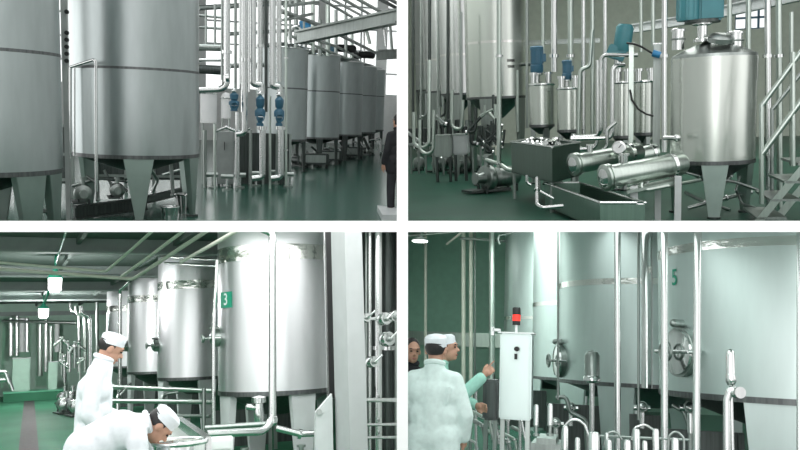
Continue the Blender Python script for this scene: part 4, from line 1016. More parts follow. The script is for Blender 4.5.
# tanks
BT = 'tanks of the lower left view'
Rn = .80
specs = [(10.7, 217, 335.5, 251, 407, 234, 'bright steel tank nearest in the lower left view, with the green number plate'),
         (15.6, 157, 233, 284, 387, 262, 'bright steel tank second nearest in the lower left view'),
         (20.2, 127, 188, 298, 379, 280, 'steel tank third in the row of the lower left view'),
         (25.0, 106, 156, 308, 372, 292, 'steel tank farthest in the row of the lower left view')]
BLT = []
for i, (Y, xl, xr, yb, yz, yt, lab) in enumerate(specs):
    X, R = pxtank(r, xl, xr, Y, 330)
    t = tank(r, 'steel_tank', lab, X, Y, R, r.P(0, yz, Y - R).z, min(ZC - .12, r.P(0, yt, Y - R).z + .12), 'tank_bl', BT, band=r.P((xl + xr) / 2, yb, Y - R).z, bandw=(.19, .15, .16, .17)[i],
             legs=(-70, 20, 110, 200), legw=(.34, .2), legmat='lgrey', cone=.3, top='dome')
    BLT.append((t, X, Y, R))
    a = -.93
    manhole(t, X, Y, R, -1.42 if i == 0 else -1.38, 1.6 + (.08 if i == 0 else 0.02), .11, 'pipe_d')
# number plate with the 3
t, X, Y, R = BLT[0]
a = math.radians(legang(r, X, Y, R, 225) + 90); z0 = r.P(224.5, 300, Y - R * math.cos(a)).z
nx = .14
mb = MB(); vs = []
for i in range(9):
    u = -nx + 2 * nx * i / 8
    p, n = surf(X, Y, R + .004, a + u / R); q, _ = surf(X, Y, R + .01, a + u / R)
    for zz in (z0 - .1, z0 + .1): vs += [p + Vector((0, 0, zz)), q + Vector((0, 0, zz))]
fs = []
for i in range(8):
    b = i * 4; c = b + 4
    fs += [(b + 1, c + 1, c + 3, b + 3), (b, b + 2, c + 2, c), (b + 2, b + 3, c + 3, c + 2), (b, c, c + 1, b + 1)]
mb.add(vs, fs + [(0, 1, 3, 2), (32, 34, 35, 33)])
pl = t.part('number_plate', mb, M['green'], None, 'green plate with a white 3')
wrap_text(t, 'numeral', '3', X, Y, R + .006, a + .02, z0, .21, 'white', pl)
# big pipe in front of the near tank
pipe(r, 'thick grey pipe rising in front of the nearest tank and bending away at its foot', [(262, 229, 8.6), (271.5, 233, 8.6), (272.5, 240, 8.6), (272.5, 431, 8.6), (206, 434, 8.2)], 3.6, 'pipe', group='big pipes before the near tank', bend=.17, clamps=((272.5, 420, 8.6),))
pipe(r, 'level pipe running from the thick grey pipe to the column', [(276, 428, 8.9), (300, 434, 8.9), (330, 433, 8.9)], 3, 'pipe', group='big pipes before the near tank', clamps=((300, 434, 8.9),))
pipe(r, 'level pipe high behind the near tank front, left of the thick pipe', [(205, 428, 8.9), (268, 424, 8.9)], 2.6, 'pipe_d', group='big pipes before the near tank')
pipe(r, 'pipe standing between the second and nearest tanks', [(213.5, 432, 10.4), (213.5, 330, 10.4), (217, 260, 10.4)], 1.6, 'pipe', group='big pipes before the near tank')
a, b = r.P(210.5, 452, 7.9), r.P(233, 437, 7.9)
t = Thing(r, 'junction_box', 'small white box hanging below the thick grey pipe', 'box', Vector(((a.x + b.x) / 2, 7.9, a.z)))
t.part('body', MB().box(a, b + Vector((0, .14, 0))), M['white'], bevel=.008); t.part('cover', MB().box(a + Vector((.02, -.015, .02)), Vector((b.x - .02, b.y, b.z - .02))), M['white'], bevel=.004)
p = r.P(259, 408, 9.4)
t = Thing(r, 'sight_valve', 'shiny stubby valve in front of the foot of the nearest tank', 'valve', p - Vector((0, 0, .2)))
t.part('body', MB().lathe([(0, -.18), (.05, -.18), (.06, -.1), (.045, .05), (.08, .06), (.08, .12), (0, .14)], p, seg=20), M['polish'])
t.part('side_port', MB().cyl(p, p + Vector((-.14, 0, .02)), .035), M['pipe'])
# column
cw0, cw1 = r.P(337.5, 345, 8.2), r.P(347.5, 345, 8.0); cw2 = r.P(366, 345, 8.0)
t = Thing(r, 'wall_column', None, None, (cw1.x, 8.0, 0)); t.o.name = 'column_1'; t.o['kind'] = 'structure'
t.part('column_face', MB().hexa([Vector((cw1.x, 8.0, 0)), Vector((cw2.x, 8.05, 0)), Vector((cw2.x, 8.5, 0)), Vector((cw0.x, 8.45, 0))], [Vector((cw1.x, 8.0, 4)), Vector((cw2.x, 8.05, 4)), Vector((cw2.x, 8.5, 4)), Vector((cw0.x, 8.45, 4))]), M['column'], smooth=False)
t = Thing(r, 'dark_gap_strip', 'black strip for the dark gap between the nearest tank and the pale column', 'post', r.P(332, 440, 8.9))  # black strip put in for the shade of the gap
t.part('channel', MB().box(r.P(329.5, 398, 8.9), r.P(334.5, 226, 8.95)), M['black'], smooth=False)
t.part('flange', MB().box(r.P(327.5, 398, 8.95), r.P(329.3, 226, 9.0)), M['pipe'], smooth=False)
a, b = r.P(314, 470, 8.4), r.P(326.5, 402, 8.4)
t = Thing(r, 'column_bracket', 'pale bracket post standing against the foot of the column', 'post', Vector((a.x, 8.4, 0)))
t.part('plate', MB().hexa([Vector((a.x, 8.4, 0)), Vector((b.x + .06, 8.4, 0)), Vector((b.x + .06, 8.5, 0)), Vector((a.x, 8.5, 0))], [Vector((a.x + .03, 8.4, b.z - .1)), Vector((b.x + .06, 8.4, b.z + .08)), Vector((b.x + .06, 8.5, b.z + .08)), Vector((a.x + .03, 8.5, b.z - .1))]), M['lgrey'], smooth=False)
t.part('bolt', MB().cyl(r.P(319, 412, 8.38), r.P(319, 412, 8.42), .03), M['pipe_d'])
# right of the column
RC = 'pipes right of the column'
a, b = r.P(352, 470, 10.6), r.P(404, 226, 10.6)
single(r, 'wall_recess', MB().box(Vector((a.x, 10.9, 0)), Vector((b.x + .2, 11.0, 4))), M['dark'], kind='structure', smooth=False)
for lab, pts, w, m in (('slim pipe immediately right of the pale column', [(370, 470, 9.4), (370, 226, 9.4)], 1.5, 'pipe'),
                       ('slim dark pipe second right of the column', [(366.5, 470, 9.9), (366.5, 226, 9.9)], 1.2, 'pipe_d'),
                       ('thick shiny pipe right of the pale column', [(378.5, 470, 9.4), (378.5, 226, 9.4)], 3.6, 'polish'),
                       ('thick dark pipe at the right edge by the white wall', [(389, 470, 9.8), (389, 226, 9.8)], 4.2, 'dark'),
                       ('slim pipe hard against the white wall', [(396, 470, 9.6), (396, 310, 9.6)], 1.4, 'pipe_d'),
                       ('level rail right of the column, topmost', [(359, 400, 9.1), (402, 400, 9.1)], 2.2, 'pipe'),
                       ('level rail right of the column, middle', [(359, 425, 9.1), (402, 424, 9.1)], 1.5, 'pipe'),
                       ('level rail right of the column, lowest', [(359, 438, 9.1), (402, 437, 9.1)], 1.5, 'pipe'),
                       ('short crosswise pipe between the round valves right of the column', [(362, 319, 9.2), (400, 318, 9.2)], 1.8, 'polish')):
    pipe(r, lab, pts, w, m, group=RC, clamps=(pts[0][:1] + (pts[0][1] * .5 + pts[1][1] * .5,) + pts[0][2:],) if w > 2 else ())
for px, py, rad, lab in ((384, 319, .07, 'round shiny valve on the thick pipe, upper left of the group by the wall'), (393, 317, .06, 'round shiny valve touching the white wall, upper right of the group'), (387, 339, .08, 'round shiny valve below the upper two by the wall'),
                         (372, 362, .06, 'small round valve on the slim pipe right of the column'), (365, 318, .05, 'small round valve at the left end of the crosswise pipe')):
    p = r.P(px, py, 9.1)
    t = Thing(r, 'butterfly_valve', lab, 'valve', p - Vector((0, 0, rad)), 'round valves right of the column')
    t.part('body', MB().lathe([(0, -.05), (rad, -.05), (rad * 1.1, -.02), (rad * 1.1, .02), (rad, .05), (0, .05)], p, (.4, -1, .1), 24), M['polish'])
    t.part('hub', MB().ball(p + Vector((.02, -.06, 0)), rad * .45), M['pipe_d'])
    t.part('lever', MB().cyl(p + Vector((.02, -.08, 0)), p + Vector((.1, -.12, .08)), .012, seg=8), M['polish'])
# dark machinery at tank feet
DM = 'level pipes at the feet of the tanks'
for lab, pts, w, m in (('long level pipe at the feet of the far tanks, upper', [(112, 387, 15), (213, 391, 12.5)], 1.8, 'pipe_g'), ('long level pipe at the feet of the far tanks, second', [(112, 401, 13.6), (213, 402, 12.2)], 2, 'pipe_g'),
                       ('long level pipe at the feet of the second tank, third', [(150, 416, 12.6), (210, 416, 11.9)], 1.6, 'pipe_d'), ('bent pipe under the second tank', [(160, 412, 12.8), (164, 394, 13), (178, 392, 13)], 1.7, 'pipe_d'),
                       ('bent pipe left of the long level pipes', [(118, 420, 14), (118, 396, 14), (130, 384, 15)], 1.8, 'pipe'), ('short riser between the second and nearest tanks', [(204, 436, 11.5), (204, 388, 11.5)], 1.8, 'pipe_d')):
    pipe(r, lab, pts, w, m, group=DM, clamps=(pts[0],))
for i, (px, Y, s_) in enumerate(((180, 13.2, .7), (150, 14.6, .7), (240, 9.9, .6), (296, 9.8, .6))):
    g = r.P(px, 400, Y); g.z = 0
    pump(r, ('pump at the foot of the second tank', 'pump at the foot of the third tank', 'dim pump beneath the nearest tank, left of the thick pipe', 'dim pump beneath the nearest tank, right of the thick pipe')[i], g, s_, -1 + i * .3, 'pumps of the lower left view', 'pipe_d', 'dark')
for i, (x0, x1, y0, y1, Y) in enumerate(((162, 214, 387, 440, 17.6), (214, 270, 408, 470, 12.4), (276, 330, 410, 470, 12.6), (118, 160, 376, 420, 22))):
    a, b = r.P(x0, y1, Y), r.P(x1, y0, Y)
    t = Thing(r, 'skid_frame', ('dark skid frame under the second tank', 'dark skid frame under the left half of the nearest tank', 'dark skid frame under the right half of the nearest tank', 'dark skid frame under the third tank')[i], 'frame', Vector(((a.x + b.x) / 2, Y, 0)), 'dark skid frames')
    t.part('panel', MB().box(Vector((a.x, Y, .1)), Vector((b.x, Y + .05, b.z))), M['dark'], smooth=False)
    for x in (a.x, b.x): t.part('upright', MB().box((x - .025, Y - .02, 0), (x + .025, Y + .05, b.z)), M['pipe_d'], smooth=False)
# far clutter on the left of the tanks
for i, (px, Y, s_) in enumerate(((64, 26, .8), (72, 25, .9), (66, 22, .9), (78, 21, .9))):
    g = r.P(px, 400, Y); g.z = 0
    pump(r, ('dim pump beside the far step, rear left', 'dim pump beside the far step, rear right', 'dim pump behind the standing person, left', 'dim pump directly behind the standing person')[i], g, s_, -1.2, 'pumps at the far end', 'pipe', 'pipe_d')
random.seed(21)
for i in range(10):
    px = random.uniform(60, 84); Y = random.uniform(20, 27); py = random.uniform(335, 368)
    pts = [(px, py + 22, Y), (px, py, Y), (px + random.uniform(-7, 7), py - 1, Y), (px + random.uniform(-7, 7), py + 8, Y)]
    pipe(r, 'thin bent pipe in the tangle left of the standing person', pts, random.uniform(.9, 1.6), random.choice(['pipe', 'pipe_d', 'pipe_g']), group='bent pipes at the far end', clamps=(pts[1],))
p = r.P(3, 341, 14)
for k, (px, py) in enumerate(((2, 372), (6, 380))):
    p = r.P(px, py, 15 + k * 1.5)
    t = Thing(r, 'handrail_end', ('pale rail end at the left edge, upper one', 'pale rail end at the left edge, lower one')[k], 'rail', p, 'rail ends at the left edge')
    t.part('rail', MB().tube([p + Vector((-.8, 0, 0)), p + Vector((.05, 0, 0)), p + Vector((.12, 0, -.2))], .035, .05), M['pipe'])
    t.part('post', MB().tube([Vector((p.x - .12, p.y, 0)), p + Vector((-.12, 0, 0))], .025), M['pipe'])
# bowl and tub in front of the bending person
p = r.P(180, 442, 5.8); rad = .175
t = Thing(r, 'round_vessel', 'open round steel vessel with a broad rim under the bending person’s face', 'vessel', Vector((p.x, p.y, .4)))
t.part('body', MB().lathe([(rad * .5, p.z - .55), (rad * .95, p.z - .3), (rad, p.z), (rad * .92, p.z), (rad * .85, p.z - .3), (0, p.z - .5)], (p.x, p.y, 0), seg=40), M['polish'])
t.part('rim', MB().torus((p.x, p.y, p.z), rad, .016, seg=48), M['pipe'])
t.part('contents', MB().cyl((p.x, p.y, p.z - .12), (p.x, p.y, p.z - .08), rad * .88, seg=40), M['cream'])
for k in range(3):
    a_ = 2 * PI * k / 3; t.part('leg', MB().cyl((p.x + rad * .6 * math.cos(a_), p.y + rad * .6 * math.sin(a_), 0), (p.x + rad * .6 * math.cos(a_), p.y + rad * .6 * math.sin(a_), p.z - .4), .02), M['pipe_d'])
A, B_, C = r.P(203, 437, 6.1), r.P(175, 417, 7.4), r.P(209, 434, 6.4)
t = Thing(r, 'weigh_table', 'steel table with a raised slanting side behind the round vessel', 'table', Vector((A.x, A.y, 0)))
t.part('side_panel', MB().hexa([Vector((A.x, A.y, 0)), Vector((A.x + .06, A.y, 0)), Vector((B_.x + .06, B_.y, 0)), Vector((B_.x, B_.y, 0))], [A, A + Vector((.06, 0, 0)), B_ + Vector((.06, 0, 0)), B_]), M['pipe'], smooth=False)
t.part('top', MB().hexa([A + Vector((-.1, 0, -.16)), A + Vector((0, 0, -.1)), B_ + Vector((0, 0, -.1)), B_ + Vector((-.1, 0, -.16))], [A + Vector((-.1, 0, -.13)), A + Vector((0, 0, -.07)), B_ + Vector((0, 0, -.07)), B_ + Vector((-.1, 0, -.13))]), M['pipe_d'], smooth=False)
# ================================================================ LOWER RIGHT HALL
r = BR
single(r, 'floor_lower_right', MB().box((-10, 3, -.05), (14, 27, 0)), M['floor_br'], kind='structure', smooth=False)
single(r, 'wall_back_lower_right', MB().box((-12, 27, 0), (12, 27.3, 8)), M['wall_g'], kind='structure', smooth=False)
a, b = r.P(398, 344, 26.9), r.P(505, 334, 26.9)
single(r, 'trim_3', MB().box(Vector((-12, 26.85, a.z)), Vector((12, 27, b.z))), M['pipe_g'], kind='structure', smooth=False)
single(r, 'ceiling_lower_right', MB().box((-12, 12, 6.5), (14, 27.3, 6.65)), M['ceil'], kind='structure', smooth=False)
GP = 'pipes on the green wall'
for lab, pts, w, m in (('cream pipe on the green wall nearest the divider', [(425.5, 420, 24), (425.5, 226, 24)], 1.5, 'cream'),
                       ('cream pipe on the green wall, left one of the middle pair', [(463.5, 420, 23), (463.5, 226, 23)], 2, 'cream'),
                       ('cream pipe on the green wall, right one of the middle pair', [(471, 420, 23), (471, 226, 23)], 1.9, 'cream'),
                       ('dark slim pipe on the green wall right of the middle pair', [(475, 420, 23.4), (475, 226, 23.4)], 1, 'pipe_d'),
                       ('broad pale pipe on the green wall, far right', [(492, 400, 22), (492, 226, 22)], 3, 'pipe_g'),
                       ('level pipe high on the green wall near the top edge', [(404, 236, 23), (455, 232, 23)], 1.2, 'pipe_g'),
                       ('level pipe high on the green wall between the pale pipes', [(460, 238, 22.5), (505, 241, 22)], 1.3, 'pipe_d'),
                       ('slanting pipe high on the green wall left of the middle pair', [(447, 244, 23), (462, 232, 22)], 1.2, 'cream'),
                       ('hooked pipe high on the green wall by the first tank', [(500, 244, 21), (497, 236, 21), (512, 233, 21)], 1.2, 'pipe_d')):
    pipe(r, lab, pts, w, m, group=GP)
p = r.P(420, 241, 22)
t = Thing(r, 'ceiling_lamp', 'flat glowing lamp at the top of the green wall', 'lamp', p)
t.part('shade', MB().lathe([(.24, 0), (.2, .06), (.05, .14), (0, .14)], p, seg=28), M['lgrey']); t.part('diffuser', MB().lathe([(0, -.03), (.2, -.02), (.22, 0), (0, 0)], p, seg=28), M['lamp'])
t.part('stem', MB().cyl(p + Vector((0, 0, .13)), Vector((p.x, p.y, 6.5)), .015, seg=8), M['pipe_d'])

RT = 'tanks of the lower right view'
specs = [(9.0, 657, 941, 240, 402, 'huge pale steel tank nearest, at the right of the lower right view'),
         (13.0, 557.5, 742, 281, 386, 'pale steel tank second, in the middle of the lower right view'),
         (17.6, 531.5, 668, 303, 381, 'pale steel tank third, right of the steel control box'),
         (22.5, 503, 608, 318, 377, 'slim-looking steel tank farthest, behind the steel control box')]
BRT = []
for i, (Y, xl, xr, yb, yz, lab) in enumerate(specs):
    X, R = pxtank(r, xl, xr, Y, 350); Yf = Y - R; xm = (xl + xr) / 2
    t = tank(r, 'pale_tank', lab, X, Y, R, r.P(xm, yz, Yf).z, 6.3, 'tank_br', RT, band=r.P(xm, yb, Yf).z, bandw=.085, legs=((legang(r, X, Y, R, 768), 60, 20) if i == 0 else ((legang(r, X, Y, R, 614), -25, 60) if i == 1 else ((-112, -60, 60)))), legw=((.56, .36) if i == 0 else (.55, .36)), legmat='tank_br', cone=.35, top=None)
    BRT.append((t, X, Y, R))
    if i < 2:
        px, py = ((680, 352), (563, 361))[i]
        a = math.radians(legang(r, X, Y, R, px) + 90); z0 = r.P(px, py, Y - R * math.cos(a)).z
        manhole(t, X, Y, R, a, z0, (.24, .25)[i])
        sx_, sy_, txt, sz = ((673, 278, '5', .23), (560.5, 302, '4', .2))[i]
        a = math.radians(legang(r, X, Y, R, sx_) + 90)
        wrap_text(t, 'numeral', txt, X, Y, R, a, r.P(sx_, sy_, Y - R * math.cos(a)).z, sz, 'green', label='green numeral ' + txt)
# front pipes
FP = 'pipes standing in front of the pale tanks'
for lab, pts, w, m in (('thick pipe standing in front of the middle tank', [(617.5, 480, 8.2), (617.5, 222, 8.2)], 3, 'pipe'),
                       ('slim pipe between the two thick pipes, ending at the dark tank foot', [(638.5, 420, 9.6), (638.5, 222, 9.6)], 1.2, 'pipe_d'),
                       ('thick pipe standing at the left edge of the huge near tank', [(664.5, 480, 7.1), (664.5, 222, 7.1)], 3.2, 'pipe'),
                       ('thick pipe standing before the huge near tank, rightmost', [(696, 480, 6.9), (698, 222, 6.9)], 3.4, 'pipe'),
                       ('slim pipe along the seam between the third and middle tanks', [(558, 400, 11.4), (558, 222, 11.4)], 1, 'pipe_d'),
                       ('slim pipe at the right edge of the image by the huge near tank', [(799, 480, 6.9), (799, 222, 6.9)], 2, 'pipe')):
    pipe(r, lab, pts, w, m, group=FP)
pipe(r, 'polished tube standing for the bright highlight beside the left edge of the huge near tank', [(647, 388, 10.0), (647, 222, 10.0)], 5, 'polish', group=FP)  # added tube takes the place of a highlight on the middle tank
# control box
a, b = r.P(498.5, 419, 7.4), r.P(532, 334, 7.4)
t = Thing(r, 'control_box', 'tall brushed steel control box on legs with a dark lock', 'control box', Vector(((a.x + b.x) / 2, 7.4, 0)))
t.part('body', MB().box(a, b + Vector((0, .22, 0))), M['tank_br'], bevel=.012)
d_ = t.part('door', MB().box(a + Vector((.018, -.018, .02)), Vector((b.x - .018, b.y, b.z - .02))), M['tank_br'], bevel=.006)
p = r.P(517, 349, 7.36)
t.part('lock', MB().cyl(p, p + Vector((0, -.03, 0)), .022).box(p + Vector((-.022, -.045, -.012)), p + Vector((.022, -.03, .012))), M['black'], d_)
q_ = r.P(516, 356, 7.36); t.part('key', MB().box(q_ + Vector((-.012, -.03, -.03)), q_ + Vector((.012, -.015, .02))), M['black'], d_)
for px in (503, 528):
    c = r.P(px, 419, 7.5); t.part('leg', MB().box((c.x - .02, 7.46, 0), (c.x + .02, 7.5, c.z)), M['pipe_d'])
    t.part('foot', MB().box((c.x - .05, 7.42, 0), (c.x + .05, 7.54, .015)), M['pipe_d'])
t.part('top_flange', MB().box(Vector((a.x - .02, 7.38, b.z)), Vector((b.x + .02, 7.64, b.z + .012))), M['white'])
p = r.P(516.2, 334, 7.5)
s_ = Thing(r, 'signal_lamp', 'black and red signal lamp standing on the steel control box', 'signal lamp', p)
h = r.P(516, 308, 7.5).z - p.z
s_.part('pole', MB().cyl(p, p + Vector((0, 0, h * .4)), .012), M['white'])
s_.part('lower_body', MB().cyl(p + Vector((0, 0, h * .34)), p + Vector((0, 0, h * .5)), .036), M['black'])
s_.part('red_lens', MB().cyl(p + Vector((0, 0, h * .5)), p + Vector((0, 0, h * .74)), .036), M['red'], None, 'lit red lens')
s_.part('cap', MB().lathe([(0, 0), (.037, 0), (.037, h * .24), (.03, h * .28), (0, h * .28)], p + Vector((0, 0, h * .74))), M['black'])
p = r.P(493, 331, 7.5)
t = Thing(r, 'bracket_arm', 'small pale bracket at the upper left corner of the steel control box', 'bracket', p)
t.part('arm', MB().box(p, r.P(501, 329, 7.6)), M['white']); t.part('clip', MB().box(p + Vector((-.02, 0, -.04)), p + Vector((.01, .06, .04))), M['pipe'])
# dark equipment left of the box
a, b = r.P(482, 420, 8.2), r.P(498, 380, 8.2)
t = Thing(r, 'switch_box', 'dark box hanging left of the steel control box', 'box', Vector(((a.x + b.x) / 2, 8.2, a.z)))
t.part('body', MB().box(a, b + Vector((0, .3, 0))), M['seam'], bevel=.02); t.part('lid', MB().box(a + Vector((.02, -.02, .03)), Vector((b.x - .02, 8.2, b.z - .03))), M['seam'], bevel=.01)
for x in (a.x + .03, b.x - .03): t.part('leg', MB().box((x - .02, 8.25, 0), (x + .02, 8.3, a.z)), M['pipe_d'])
# bell shaped can on post beside the middle tank
def can_post(lab, px, y0, y1, yf, Y, rp, mat):
    p, q = r.P(px, y1, Y), r.P(px, y0, Y); rad = r.px(rp, Y); h = q.z - p.z; f = Vector((p.x, p.y, 0))
    t = Thing(r, 'air_filter', lab, 'filter', f, 'filters on posts')
    t.part('post', MB().tube([f, p], rad * .34), M['pipe'])
    t.part('can', MB().lathe([(0, 0), (rad, 0), (rad, h * .8), (rad * .75, h * .93), (0, h)], p, seg=28), M[mat])
    t.part('clamp', MB().lathe([(0, -.05), (rad * .7, -.05), (rad * 1.15, -.02), (rad * 1.15, .02), (rad, .04), (0, .04)], p, seg=24), M['polish'])
    return t
can_post('steel can with a domed top on a post in front of the middle tank', 592, 350, 379, 0, 10.6, 7, 'pipe_d')
t = can_post('slim shiny canister on a post in front of the huge near tank', 731, 348.5, 379, 0, 6.9, 4, 'polish')
p = r.P(735, 392, 6.9)
t.part('ball_valve', MB().ball(p, .045).lathe([(0, 0), (.045, 0), (.045, .03), (0, .03)], p + Vector((.02, -.05, 0)), (.3, -1, 0), 24), M['polish'])
pipe(r, 'bent grey pipe holding the slim shiny canister', [(727, 480, 6.9), (727, 400, 6.9), (730, 390, 6.9), (736, 388, 6.9)], 3.4, 'pipe', group=FP, bend=.08)
# valve cluster at the bottom
VC = 'valve actuators of the front cluster'
vcs = [(536, 404, 424, 7.2, 2.5, 'slim valve actuator left below the steel control box'), (550, 403, 424, 7.2, 2.6, 'slim valve actuator right of the left one below the control box'),
       (565, 425, 450, 6.6, 3, 'valve actuator in front of the hose loop'), (577.5, 437, 460, 6.4, 2.5, 'short valve actuator right of the hose loop'),
       (594, 431, 460, 6.3, 5, 'fattest valve actuator in the front cluster'), (609, 439, 460, 6.4, 2.6, 'slim valve actuator right of the fattest one'),
       (627.5, 439, 462, 6.3, 3.2, 'valve actuator just right of the thick pipe before the middle tank'), (636.5, 428, 452, 6.7, 3.4, 'taller valve actuator between the two thick pipes'),
       (656, 428, 452, 6.7, 3, 'valve actuator just left of the thick pipe at the near tank edge'), (675.5, 437, 460, 6.3, 3.2, 'valve actuator right of the thick pipe at the near tank edge'),
       (645, 440, 462, 6.5, 2.4, 'short slim valve actuator between the taller two'), (607, 432, 455, 7.2, 2, 'thin valve actuator in the back of the cluster')]
for px, y0, y1, Y, rp, lab in vcs:
    p, q = r.P(px, y1 + 12, Y), r.P(px, y0, Y); 
    actuator(r, lab, p, r.px(rp, Y), q.z - p.z, 'polish', 'polish', .3, VC)
# cluster base table and pipes
a, b = r.P(530, 474, 7.4), r.P(690, 468, 6.0)
t = Thing(r, 'valve_table', 'steel skid table carrying the front valve cluster', 'table', Vector(((a.x + b.x) / 2, 6.8, 0)))
zt_ = r.P(600, 472, 6.6).z
t.part('top', MB().box(Vector((a.x, 6.0, zt_ - .04)), Vector((b.x, 7.5, zt_))), M['pipe_d'], smooth=False)
for x in (a.x + .05, b.x - .05):
    for y in (6.05, 7.45): t.part('leg', MB().box((x - .025, y - .025, 0), (x + .025, y + .025, zt_ - .04)), M['pipe_d'])
pipe(r, 'hose loop arching over the valve cluster', [(562, 450, 6.9), (563, 428, 6.9), (572, 418, 6.9), (584, 422, 6.9), (590, 440, 6.9)], 1.3, 'pipe', name='hose', cat='hose', group='cluster pipes', bend=.1)
CP = 'cluster pipes'
for lab, pts, w, m in (('level pipe through the back of the valve cluster', [(600, 436, 7.3), (690, 440, 7.0)], 1.2, 'pipe_d'), ('arched pipe joining the two taller valve actuators', [(632, 440, 7), (634, 428, 7), (645, 424, 7), (654, 430, 7)], 1.1, 'pipe'),
                       ('arched pipe right of the near tank edge pipe', [(668, 452, 6.8), (669, 436, 6.8), (676, 430, 6.8), (684, 438, 6.8), (684, 452, 6.8)], 1.1, 'pipe_d'),
                       ('arched pipe above the short cluster valves', [(604, 446, 7.2), (606, 434, 7.2), (616, 430, 7.2), (622, 440, 7.2)], 1, 'pipe_d')):
    pipe(r, lab, pts, w, m, name='cluster_pipe', group=CP, bend=.05)
# dark housings under the tanks
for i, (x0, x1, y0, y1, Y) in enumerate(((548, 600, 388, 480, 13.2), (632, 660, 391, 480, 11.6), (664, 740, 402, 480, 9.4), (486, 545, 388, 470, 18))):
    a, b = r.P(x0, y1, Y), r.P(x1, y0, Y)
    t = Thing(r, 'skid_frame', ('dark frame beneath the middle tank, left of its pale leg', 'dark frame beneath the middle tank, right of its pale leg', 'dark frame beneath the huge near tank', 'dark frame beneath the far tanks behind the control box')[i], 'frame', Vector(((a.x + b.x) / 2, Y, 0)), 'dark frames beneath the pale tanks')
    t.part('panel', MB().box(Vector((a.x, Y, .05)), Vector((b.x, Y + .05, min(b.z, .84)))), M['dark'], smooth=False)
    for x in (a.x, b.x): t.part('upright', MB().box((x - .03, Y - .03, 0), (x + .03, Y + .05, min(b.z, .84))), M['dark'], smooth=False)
a, b = r.P(532, 466, 8.2), r.P(562, 438, 8.2)
t = Thing(r, 'pump_housing', 'grey rounded housing below the slim valve actuators', 'housing', Vector(((a.x + b.x) / 2, 8.2, 0)))
t.part('body', MB().box(Vector((a.x, 8.0, .06)), Vector((b.x, 8.6, b.z))), M['pipe_d'], bevel=.05); t.part('skirt', MB().box(Vector((a.x + .03, 8.03, 0)), Vector((b.x - .03, 8.57, .08))), M['dark'])
random.seed(8)
LT = 'pipes low between the people and the control box'
for i in range(9):
    px = 470 + i * 6.5; Y = random.uniform(8.5, 11); py = random.uniform(405, 430)
    pts = [(px - 10, py + 6, Y), (px + 6, py + 14, Y - .2), (px + 10, py + 34, Y - .2)]
    pipe(r, 'slanting pipe in the dim tangle between the people and the control box', pts, random.uniform(1.1, 2), random.choice(['pipe', 'pipe_d', 'pipe_d', 'pipe_g']), group=LT, clamps=(pts[1],))
for i, (px, Y) in enumerate(((476, 10.5), (486, 10), (494, 9.5), (508, 9.5), (520, 9.3), (470, 12))):
    pipe(r, 'upright pipe in the dim tangle between the people and the control box', [(px, 470, Y), (px, 385 + i * 4, Y)], 1.4, random.choice(['pipe', 'pipe_d']), group=LT, clamps=((px, 420, Y),))
for i, (px, py, Y) in enumerate(((571, 408, 12), (690, 408, 8.8), (642, 408, 10.8), (556, 424, 11))):
    p = r.P(px, py, Y)
    t = Thing(r, 'drain_valve', ('small drain valve in the dark beneath the middle tank', 'small drain valve in the dark beneath the huge near tank', 'small drain valve beside the slim pipe between the thick ones', 'small drain valve low left of the hose loop')[i], 'valve', p, 'drain valves')
    t.part('body', MB().ball(p, .06).cyl(p - Vector((.1, 0, 0)), p + Vector((.1, 0, 0)), .035).tube([p, p + Vector((0, 0, -.25))], .03), M['polish'])
    t.part('hand_wheel', MB().torus(p + Vector((0, -.1, .02)), .06, .01, (0, -1, .2)).cyl(p, p + Vector((0, -.1, .02)), .012), M['pipe_d'])
pipe(r, 'bent pipe in the dark beneath the huge near tank', [(672, 405, 8.9), (684, 412, 8.9), (690, 430, 8.9), (690, 470, 8.9)], 1.8, 'pipe_d', group='pipes beneath the pale tanks')
pipe(r, 'bent pipe beneath the middle tank left of its pale leg', [(556, 398, 11.6), (566, 396, 11.6), (570, 412, 11.6), (586, 420, 11.6), (588, 470, 11.6)], 2, 'pipe_d', group='pipes beneath the pale tanks')
# ================================================================ PEOPLE
def capsule(mb, a, b, ra, rb=None, n=14):
    a, b = Vector(a), Vector(b); rb = ra if rb is None else rb
    mb.cyl(a, b, ra, rb, n); mb.ball(a, ra * .995, None, n, 8); mb.ball(b, rb * .995, None, n, 8)

def voxel(size, smooth=4):
    def f(o):
        m = o.modifiers.new('r', 'REMESH'); m.mode = 'VOXEL'; m.voxel_size = size; m.use_smooth_shade = True
        s = o.modifiers.new('s', 'SMOOTH'); s.iterations = smooth; s.factor = .5
    return f

